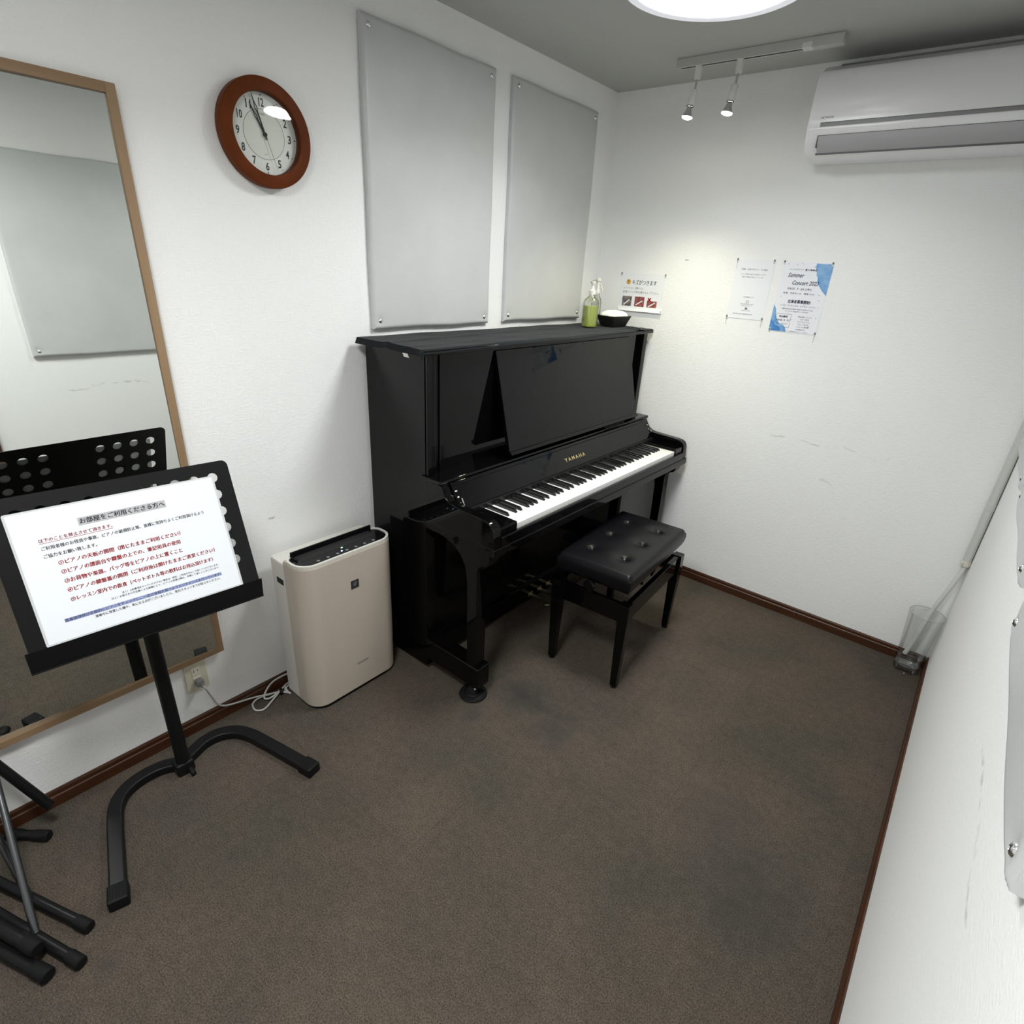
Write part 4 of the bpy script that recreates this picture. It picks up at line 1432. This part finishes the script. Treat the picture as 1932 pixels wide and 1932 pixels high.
def n_poster(t, m, w, h):
    rnd = random.Random(3)
    def blob(pts, mname, z):
        b = bm_new(); prism(b, pts, 0, 0.00015, m @ Matrix.Translation((0, 0, z))); return obj('blue_wash', b, M[mname], t, 0)
    blob([(w / 2, h / 2 - 0.004), (w / 2 - 0.066, h / 2 - 0.004), (w / 2 - 0.068, h / 2 - 0.02), (w / 2 - 0.060, h / 2 - 0.034), (w / 2 - 0.057, h / 2 - 0.05), (w / 2 - 0.050, h / 2 - 0.058),
          (w / 2 - 0.048, h / 2 - 0.075), (w / 2 - 0.036, h / 2 - 0.092), (w / 2 - 0.022, h / 2 - 0.108), (w / 2, h / 2 - 0.128)], 'blue_wash', 0.0)
    blob([(-w / 2, -h / 2 + 0.002), (-w / 2 + 0.075, -h / 2 + 0.002), (-w / 2 + 0.070, -h / 2 + 0.018), (-w / 2 + 0.058, -h / 2 + 0.030), (-w / 2 + 0.040, -h / 2 + 0.034), (-w / 2 + 0.026, -h / 2 + 0.05),
          (-w / 2 + 0.016, -h / 2 + 0.075), (-w / 2 + 0.012, -h / 2 + 0.095), (-w / 2, -h / 2 + 0.112)], 'blue_wash', 0.0)
    blob([(-w / 2, -h / 2 + 0.002), (-w / 2 + 0.052, -h / 2 + 0.002), (-w / 2 + 0.050, -h / 2 + 0.014), (-w / 2 + 0.038, -h / 2 + 0.022), (-w / 2 + 0.020, -h / 2 + 0.028), (-w / 2 + 0.012, -h / 2 + 0.044), (-w / 2, -h / 2 + 0.050)], 'blue_deep', 0.0002)
    z = Matrix.Translation((0, 0, 0.0006))
    b = bm_new()
    text(b, 'Summer', -0.070, 0.083, 0.017, 0.066, mtx=m @ z, shear=0.25, bold=0.015)
    text(b, 'Concert 2023', -0.046, 0.053, 0.017, 0.108, mtx=m @ z, shear=0.25, bold=0.015)
    text(b, '出演者募集開始!', 0.0, -0.022, 0.014, 0.094, 'CENTER', mtx=m @ z, bold=0.03)
    obj('heading', b, M['ink_navy'], t, 0)
    b = bm_new()
    text(b, '2023. 7. 20 (木)', -0.062, 0.031, 0.011, 0.100, mtx=m @ z, bold=0.01)
    text(b, 'ミュージックスクール', -0.070, 0.111, 0.0055, 0.056, mtx=m @ z)
    text(b, '夏の演奏会', -0.006, 0.110, 0.0075, 0.048, mtx=m @ z, bold=0.02)
    text(b, '会場：市民ホール　開演 13:30', -0.075, 0.015, 0.0075, 0.130, mtx=m @ z)
    text(b, '〜ソロ・アンサンブル・コーラス・バンド〜', 0.0, -0.036, 0.0075, 0.150, 'CENTER', mtx=m @ z)
    text(b, 'ご興味のある方はお気軽に講師までお声がけください', 0.0, -0.049, 0.0055, 0.135, 'CENTER', mtx=m @ z)
    text(b, 'たくさんのご参加お待ちしております', 0.0, -0.058, 0.0050, 0.096, 'CENTER', mtx=m @ z)
    obj('small_text', b, M['ink_navy'], t, 0)
    b = bm_new()
    text(b, '申込締切', -0.050, -0.084, 0.009, 0.036, 'CENTER', mtx=m @ z, bold=0.03)
    text(b, '2023. 5. 31', -0.050, -0.098, 0.007, 0.056, 'CENTER', mtx=m @ z, bold=0.02)
    text(b, '受付にて承ります', -0.050, -0.112, 0.005, 0.050, 'CENTER', mtx=m @ z)
    obj('deadline_text', b, M['ink_navy'], t, 0)
    b = bm_new()
    for k, (s, ww) in enumerate((('参加費について', 0.064), ('ソロ', 0.040), ('アンサンブル', 0.058), ('コーラス', 0.050), ('バンド演奏', 0.056))):
        text(b, s, 0.040, -0.078 - 0.0105 * k, 0.0055, ww * 0.9, 'CENTER', mtx=m @ z)
    text(b, 'お問合せ', 0.034, -0.131, 0.005, 0.040, 'CENTER', mtx=m @ z)
    text(b, 'くわしくは受付スタッフまで', 0.010, -0.141, 0.0045, 0.110, 'CENTER', mtx=m @ z)
    obj('details_text', b, M['ink_navy'], t, 0)
    b = bm_new(); curve_plate(b, [rrect(0.066, 0.056, 0.0008, 1), rrect(0.0645, 0.0545, 0.0006, 1)], 0.0002, m @ Matrix.Translation((-0.050, -0.096, 0.0007)))
    obj('text_frame', b, M['ink_navy'], t, 0)
    b = bm_new()
    for _ in range(26):
        x, y = rnd.uniform(-w / 2 + 0.008, w / 2 - 0.01), rnd.choice([rnd.uniform(0.125, 0.142), rnd.uniform(-0.14, 0.03)])
        prism(b, circle(rnd.uniform(0.0010, 0.0022), 5), 0, 0.0002, m @ Matrix.Translation((x, y, 0.0004)))
    obj('petals', b, M['ink_pale'], t, 0)


notice('concert_poster', 'blue and white summer concert poster on the back wall', 0.9405, 1.1430, 1.361, 1.650, n_poster, ((1, -1),), 0, 0.0, 'poster')

# ================================================================ PIANO BENCH
BC = (0.8045, -0.840)
BR = math.radians(4.1)
Bm = Matrix.Translation((BC[0], BC[1], 0)) @ Matrix.Rotation(BR, 4, 'Z')
t = thing('piano_bench', 'black buttoned leather piano bench with tapered legs before the keyboard', 'bench', mtx=Bm)
SH, SL, ST = 0.162, 0.291, 0.536     # half depth, half length, seat top
tb = bmesh.new()
NX, NY = 56, 92
BTN = [(sx * 0.072, sy * 0.168) for sx in (-1, 1) for sy in (-1, 0, 1)]
g = []
edge = lambda u: 0.5 - 0.5 * math.cos(PI * u)
def mix_edge(u):
    return 0.55 * u + 0.45 * edge(u)
for j in range(NY + 1):
    row = []
    y = -SL + 2 * SL * mix_edge(j / NY)
    for i in range(NX + 1):
        x = -SH + 2 * SH * mix_edge(i / NX)
        dx, dy = SH - abs(x), SL - abs(y)
        R = 0.020
        ex = max(0, 1 - dx / R); ey = max(0, 1 - dy / R)
        q = min(1.0, math.hypot(ex, ey))
        z = ST - R * (1 - math.sqrt(max(0, 1 - q * q)))
        z += 0.006 * (1 - (x / SH) ** 4) * (1 - (y / SL) ** 4) - 0.003
        for px, py in BTN:
            r = math.hypot(x - px, y - py)
            z -= 0.0115 * math.exp(-(r / 0.013) ** 2) + 0.0055 * math.exp(-(r / 0.036) ** 2)
        # keep the corners rounded in plan
        xx, yy = x, y
        row.append(tb.verts.new((xx, yy, z)))
    g.append(row)
for j in range(NY):
    for i in range(NX):
        tb.faces.new((g[j][i], g[j][i + 1], g[j + 1][i + 1], g[j + 1][i]))
rim = g[0] + [g[j][NX] for j in range(1, NY + 1)] + list(reversed(g[NY][:NX])) + [g[j][0] for j in range(NY - 1, 0, -1)]
l1 = [tb.verts.new((v.co.x * 1.012, v.co.y * 1.006, 0.494)) for v in rim]
l2 = [tb.verts.new((v.co.x * 0.985, v.co.y * 0.992, 0.468)) for v in rim]
n = len(rim)
for A, B in ((rim, l1), (l1, l2)):
    for i in range(n):
        j = (i + 1) % n
        tb.faces.new((A[j], A[i], B[i], B[j]))
tb.faces.new(list(reversed(l2)))
bmesh.ops.recalc_face_normals(tb, faces=tb.faces)
Bs = Bm @ Matrix.Translation((0.004, -0.012, 0))
b = bm_new(); add_bm(b, tb, Bs)
seat = obj('seat', b, M['leather'], t, 70)
for px, py in BTN:
    b = bm_new(); lathe(b, [(0, -0.004), (0.0075, -0.004), (0.0085, -0.001), (0.0065, 0.0025), (0, 0.0042)], 20, Bs @ Matrix.Translation((px, py, ST - 0.0125)))
    obj('seat_button', b, M['leather'], seat)
b = bm_new(); box(b, -SH + 0.006, SH - 0.006, -SL + 0.006, SL - 0.006, 0.456, 0.470, 0.003, mtx=Bs); obj('seat_tray', b, M['black'], t)
# lifting mechanism between tray and frame
b = bm_new()
for sy in (-1, 1):
    for sx in (-1, 1):
        box(b, -0.004, 0.004, -0.085, 0.085, -0.007, 0.007, 0.001, mtx=Bm @ Matrix.Translation((sx * 0.118, sy * 0.12, 0.418)) @ Matrix.Rotation(sy * math.radians(28), 4, 'X'))
box(b, -0.12, 0.12, -0.006, 0.006, 0.395, 0.452, 0.001, mtx=Bm)
obj('lift_mechanism', b, M['black2'], t)
b = bm_new()
LX, LY = 0.1515, 0.276
for sx in (-1, 1):
    box(b, sx * LX - 0.011, sx * LX + 0.011, -LY + 0.012, LY - 0.012, 0.318, 0.398, 0.002, mtx=Bm)
for sy in (-1, 1):
    box(b, -LX + 0.012, LX - 0.012, sy * LY - 0.011, sy * LY + 0.011, 0.318, 0.398, 0.002, mtx=Bm)
obj('apron', b, M['black'], t)
for sx in (-1, 1):
    for sy in (-1, 1):
        tb = bmesh.new()
        def sq(cx, cy, hw, z):
            return [tb.verts.new((cx + a * hw, cy + c * hw, z)) for a, c in ((-1, -1), (1, -1), (1, 1), (-1, 1))]
        r = [sq(sx * LX, sy * LY, 0.0135, 0.012), sq(sx * LX, sy * LY, 0.0215, 0.318), sq(sx * LX, sy * LY, 0.0215, 0.402)]
        for A, B in zip(r, r[1:]):
            for i in range(4):
                j = (i + 1) % 4
                tb.faces.new((A[i], A[j], B[j], B[i]))
        tb.faces.new(list(reversed(r[0]))); tb.faces.new(r[-1])
        bmesh.ops.bevel(tb, geom=tb.edges[:], offset=0.0018, segments=2, profile=0.5, affect='EDGES')
        b = bm_new(); add_bm(b, tb, Bm)
        lg = obj('leg', b, M['black'], t, 30)
        b = bm_new(); lathe(b, [(0, 0.0005), (0.0125, 0.0005), (0.0135, 0.004), (0.0135, 0.0125), (0, 0.0125)], 16, Bm @ Matrix.Translation((sx * LX, sy * LY, 0)))
        obj('glide', b, M['rubber'], lg)
b = bm_new()
kx = 0.005
cyl(b, Bm @ Vector((kx, -0.278, 0.446)), Bm @ Vector((kx, -0.312, 0.446)), 0.006)
lathe(b, [(0, 0), (0.020, 0), (0.024, 0.004), (0.024, 0.014), (0.020, 0.018), (0, 0.019)], 28, Bm @ frame((kx, -0.308, 0.446), (1, 0, 0), (0, 0, 1)))
obj('height_knob', b, M['black'], t)

# ================================================================ MUSIC STAND
SR = Euler((math.radians(70.34), math.radians(0.30), math.radians(85.44)), 'XYZ').to_matrix().to_4x4()
DK = 0.9913
SM0 = Matrix.Translation(Vector(cam.location) + (Vector((0.26860, -2.45888, 0.85242)) - Vector(cam.location)) * DK) @ SR
SM = SM0 @ Matrix.Diagonal((DK, DK, DK, 1))     # desk plane: x right, y up the slope, z towards the reader
t = thing('music_stand', 'black perforated music stand with curved floor base holding the notice', 'music stand', (0.14, -2.445, 0))
CXd = 0.0055
hw, top_, bot = 0.2605, 0.1935, -0.157
out = []
for cx, cy, a0 in ((hw - 0.016, top_ - 0.016, 0), (-hw + 0.016, top_ - 0.016, 90)):
    for k in range(6):
        a = math.radians(a0 + 90 * k / 5)
        out.append((CXd + cx + 0.016 * math.cos(a), cy + 0.016 * math.sin(a)))
out += [(CXd - hw, bot), (CXd + hw, bot)]
holes = []
for r in range(6):
    for cX in (0.082, 0.128, 0.174, 0.220):
        for s in (1, -1):
            cx = 0.0115 + s * (cX - 0.0115)
            if s < 0:
                cx = 0.023 - cX
            cy = 0.151 - 0.0465 * r
            holes.append([(cx + 0.0128 * math.cos(-k * PI / 12), cy + 0.0128 * math.sin(-k * PI / 12)) for k in range(24)])
b = bm_new(); curve_plate(b, [out] + holes, 0.0016, SM @ Matrix.Translation((0, 0, -0.0012)))
dsk = obj('desk_plate', b, M['matte_black'], t, 30)
# rolled rim at the plate's back, then the sloping shelf with an upturned lip
b = bm_new()
box(b, CXd - hw - 0.006, CXd + hw + 0.006, 0, 0.0016, -0.0008, 0.0008, mtx=SM)   # strip under the fold
sm = SM @ Matrix.Translation((0, -0.1560, 0.0005)) @ Matrix.Rotation(math.radians(24), 4, 'X')
b.free(); b = bm_new()
box(b, CXd - hw - 0.007, CXd + hw + 0.007, -0.058, 0.0, -0.0010, 0.0010, 0.0005, mtx=sm)
box(b, CXd - hw - 0.007, CXd + hw + 0.007, -0.0600, -0.0575, -0.010, 0.005, 0.001, mtx=sm)
obj('desk_shelf', b, M['matte_black'], t, 30)
# bracket behind the plate and the pole
PXm, PYm = 0.152, -2.444
pc = SM @ Vector((0.010, -0.02, -0.003))
b = bm_new()
box(b, -0.045, 0.065, -0.055, 0.030, -0.010, -0.002, 0.002, mtx=SM)
cyl(b, SM @ Vector((0.010, -0.02, -0.008)), (PXm, PYm, 0.835), 0.013)
cyl(b, (PXm, PYm - 0.022, 0.835), (PXm, PYm + 0.022, 0.835), 0.017, bevel=0.002)
obj('tilt_bracket', b, M['matte_black'], t)
b = bm_new()
cyl(b, (PXm, PYm, 0.030), (PXm, PYm, 0.840), 0.0195, n=32, bevel=0.002)
obj('pole', b, M['matte_black'], t)
b = bm_new()
box(b, PXm - 0.030, PXm + 0.022, PYm - 0.028, PYm + 0.026, 0.004, 0.050, 0.008, 3)
cyl(b, (PXm + 0.010, PYm + 0.010, 0.020), (PXm + 0.045, PYm + 0.010, 0.010), 0.008, bevel=0.002)
obj('base_hub', b, M['matte_black'], t)
basep = [(0.435, -2.724), (0.33, -2.694), (0.225, -2.664), (0.160, -2.640), (0.118, -2.603), (0.100, -2.552), (0.104, -2.495), (0.126, -2.444), (0.112, -2.400), (0.094, -2.355), (0.098, -2.305),
         (0.128, -2.262), (0.180, -2.236), (0.250, -2.219), (0.34, -2.199), (0.430, -2.180)]
pth = smooth_path([(x, y, 0.020) for x, y in basep], 6)
b = bm_new(); sweep(b, pth, rrect(0.040, 0.027, 0.006, 3), up=(0, 0, 1))
obj('floor_base', b, M['matte_black'], t, 50)
for (p0, p1) in (((0.425, -2.721), (0.478, -2.737)), ((0.418, -2.1825), (0.472, -2.171))):
    d = (Vector((p1[0], p1[1], 0)) - Vector((p0[0], p0[1], 0)))
    L = d.length
    fm2 = frame((p0[0], p0[1], 0), d, Vector((0, 0, 1)).cross(d))
    b = bm_new(); box(b, 0, L, -0.0235, 0.0235, 0.001, 0.037, 0.005, 3, mtx=fm2)
    for k in range(6):
        box(b, 0.008, L - 0.010, -0.018 + k * 0.0072 - 0.0016, -0.018 + k * 0.0072 + 0.0016, 0.0365, 0.0385, 0.0005, 1, mtx=fm2)
    obj('foot_cap', b, M['rubber'], t)

# ---------------- the laminated notice on the stand
NM = SM @ Matrix.Translation((0, 0, 0.0006))
NM0 = SM0 @ Matrix.Translation((0, 0, 0.0006))
NW, NH = 0.4326, 0.3059
t = thing('notice_sheet', 'laminated white notice of red and black rules on the music stand', 'notice', mtx=NM0)
b = bm_new(); prism(b, rrect(NW + 0.010, NH + 0.008, 0.004), 0.0, 0.0005, NM); obj('laminate', b, M['lam_edge'], t, 0, 'clear laminate border')
b = bm_new(); prism(b, rrect(NW, NH, 0.0015), 0.0002, 0.0008, NM); obj('sheet', b, M['paper_lam'], t, 0)
z1 = NM @ Matrix.Translation((0, 0, 0.00095))
z2 = NM @ Matrix.Translation((0, 0, 0.00120))
b = bm_new(); prism(b, rrect(0.186, 0.0190, 0.0005, 1), 0, 0.0001, z1 @ Matrix.Translation((0.0, 0.1095, 0))); obj('grey_band', b, M['mark_grey'], t, 0)
b = bm_new(); prism(b, rrect(0.350, 0.0088, 0.0005, 1), 0, 0.0001, z1 @ Matrix.Translation((-0.0005, -0.1085, 0))); obj('blue_band', b, M['mark_blue'], t, 0)
b = bm_new()
text(b, 'お部屋をご利用くださる方へ', -0.090, 0.1035, None, 0.180, mtx=z2, bold=0.03)
obj('heading', b, M['ink'], t, 0)
b = bm_new()
text(b, '以下のことを禁止させて頂きます。', -0.1738, 0.0800, None, 0.143, mtx=z2, bold=0.02)
box(b, -0.1738, -0.030, 0.0772, 0.0780, 0, 0.0001, mtx=z2)
for k, (s, w) in enumerate((('①ピアノの天板の開閉（閉じたままご利用ください）', 0.258), ('②ピアノの譜面台や鍵盤の上での、筆記用具の使用', 0.252),
                            ('③お荷物や楽器、バッグ等をピアノの上に置くこと', 0.251), ('④ピアノの鍵盤蓋の開閉（ご利用後は開けたままご退室ください）', 0.326),
                            ('⑤レッスン室内での飲食（ペットボトル等の飲料はお持込頂けます）', 0.315))):
    text(b, s, -0.152, (0.0208, -0.0010, -0.0235, -0.0455, -0.0690)[k], 0.0112, w, mtx=z2, bold=0.03)
obj('red_lettering', b, M['ink_red'], t, 0)
b = bm_new()
text(b, 'ご利用者様のお怪我や事故、ピアノの破損防止等、皆様に気持ちよくご利用頂けるよう', -0.1735, 0.0612, 0.0092, 0.347, mtx=z2, bold=0.02)
text(b, 'ご協力をお願い致します。', -0.1736, 0.0430, 0.0092, 0.102, mtx=z2, bold=0.02)
text(b, '注１）上記事項をやっていただけない場合は、即刻、ご利用を中止して頂くことがございます。', -0.0535, -0.0845, 0.0055, 0.2267, mtx=z2, bold=0.01)
text(b, '注２）お客さまの不注意による破損により、ピアノの修理の際は、弁償して頂くことがございます。', -0.078, -0.0925, 0.0055, 0.251, mtx=z2, bold=0.01)
text(b, '演奏中に発覚した傷や、気になる点がございましたら、受付スタッフまでお知らせください。', -0.1185, -0.1232, 0.0072, 0.287, mtx=z2, bold=0.015)
obj('black_lettering', b, M['ink'], t, 0)
b = bm_new()
text(b, '専属調律師が定期的にピアノをチェックし、一定の音程を保つようメンテナンスを行っています。', -0.1748, -0.1122, 0.0078, 0.348, mtx=z2, bold=0.015)
obj('navy_lettering', b, M['ink_navy'], t, 0)

# ================================================================ GLASS VASE, DRAIN HOSE
VX, VY = 1.8905, -0.0735
VM = Matrix.Translation((VX, VY, 0))
t = thing('glass_vase', 'tall clear glass vase on the floor catching the drain hose', 'vase', (VX, VY, 0))
b = bm_new()
lathe(b, [(0.0475, 0.030), (0.0500, 0.06), (0.0580, 0.17), (0.0675, 0.294), (0.0680, 0.2955), (0.0665, 0.2960), (0.0655, 0.294), (0.0560, 0.17), (0.0480, 0.06), (0.0455, 0.032)], 64, VM)
obj('vase_wall', b, M['vase'], t)
b = bm_new()
sweep(b, [VM @ Vector((0.0668 * math.cos(a * PI / 32), 0.0668 * math.sin(a * PI / 32), 0.2950)) for a in range(65)], circle(0.0011, 8), cap=False)
obj('vase_rim', b, M['glass_edge'], t)
b = bm_new(); lathe(b, [(0, 0.0008), (0.044, 0.0008), (0.0465, 0.004), (0.0478, 0.026), (0.0470, 0.031), (0.038, 0.029), (0.020, 0.024), (0, 0.022)], 64, VM)
obj('vase_base', b, M['vase_base'], t)
b = bm_new(); lathe(b, [(0, 0.0325), (0.0455, 0.0325), (0.0478, 0.070), (0, 0.070)], 48, VM)
tag(obj('water', b, M['water'], None), 'shallow water standing in the bottom of the glass vase', 'water')
t = thing('drain_hose', 'pale drain hose coming down the right corner into the glass vase', 'hose', (1.945, -0.02, 0.0))
b = bm_new()
cyl(b, (1.944, -0.018, 0.535), (1.944, -0.018, 1.995), 0.0155, n=20)
obj('pipe', b, M['pvc'], t)
b = bm_new()
sweep(b, smooth_path([(1.944, -0.018, 0.545), (1.943, -0.024, 0.515), (1.932, -0.040, 0.455), (1.914, -0.056, 0.375), (1.900, -0.062, 0.30), (1.890, -0.066, 0.20), (1.879, -0.070, 0.120), (1.870, -0.072, 0.074)], 8), circle(0.0095, 16))
obj('flexible_tube', b, M['pvc'], t, 60)
b = bm_new()
lathe(b, [(0.0155, -0.010), (0.0180, -0.010), (0.0180, 0.010), (0.0155, 0.010)], 24, Matrix.Translation((1.944, -0.018, 0.545)))
box(b, 1.928, 1.934, -0.040, -0.030, 0.536, 0.554, 0.002)
obj('hose_clip', b, M['clip'], t)
b = bm_new(); lathe(b, [(0.0156, -0.016), (0.0168, -0.014), (0.0168, 0.014), (0.0156, 0.016)], 24, Matrix.Translation((1.944, -0.018, 0.80)))
obj('pipe_sleeve', b, M['pvc'], t)

# ================================================================ FOLDED STANDS AT THE LEFT EDGE
def folded_stand(label, foot, foot2, legs, bars, rad=0.0128):
    """folded X-frame stand: tubular foot bars with rubber caps, slim metal legs"""
    x = (foot[0][0] + foot[1][0]) / 2; y = (foot[0][1] + foot[1][1]) / 2
    t = thing('folding_stand', label, 'folding stand', (x, y, 0), group='folded stands leaning by the mirror')
    for f in [foot] + ([foot2] if foot2 else []):
        a, c = Vector(f[0]), Vector(f[1])
        d = (c - a).normalized()
        b = bm_new(); cyl(b, a + d * 0.02, c - d * 0.02, rad, n=20)
        fb_ = obj('foot_bar', b, M['matte_black'], t)
        for q, s in ((a, 1), (c, -1)):
            b = bm_new(); cyl(b, q, q + d * s * 0.045, rad + 0.0022, n=20, bevel=0.003)
            obj('end_cap', b, M['rubber'], fb_)
    for a, c in legs:
        b = bm_new(); cyl(b, a, c, 0.0085, n=18); obj('leg', b, M['tube_grey'], t)
    for a, c in bars:
        b = bm_new(); cyl(b, a, c, 0.0130, n=18, bevel=0.003); obj('top_bar', b, M['matte_black'], t)
    return t


folded_stand('folded black stand with its foot bar nearest the music stand, farther from camera', ((0.484, -2.802, 0.0165), (0.06, -2.968, 0.0165)), ((0.124, -2.796, 0.0165), (0.032, -2.872, 0.0165)),
             [((0.290, -2.878, 0.026), (0.045, -2.905, 0.62))], [])
folded_stand('folded black stand, middle of the three, with a grey diagonal leg', ((0.560, -2.840, 0.0165), (0.12, -2.996, 0.0165)), None,
             [((0.412, -2.891, 0.026), (0.085, -2.840, 0.330)), ((0.20, -2.968, 0.026), (0.04, -2.93, 0.62))],
             [((0.100, -2.770, 0.092), (0.035, -2.862, 0.345))])
folded_stand('folded black stand with thick dark bars, nearest the camera at lower left', ((0.536, -2.897, 0.0185), (0.16, -3.045, 0.0185)), ((0.480, -2.896, 0.052), (0.12, -3.03, 0.052)),
             [((0.25, -3.008, 0.070), (0.05, -3.02, 0.62))], [], 0.0150)
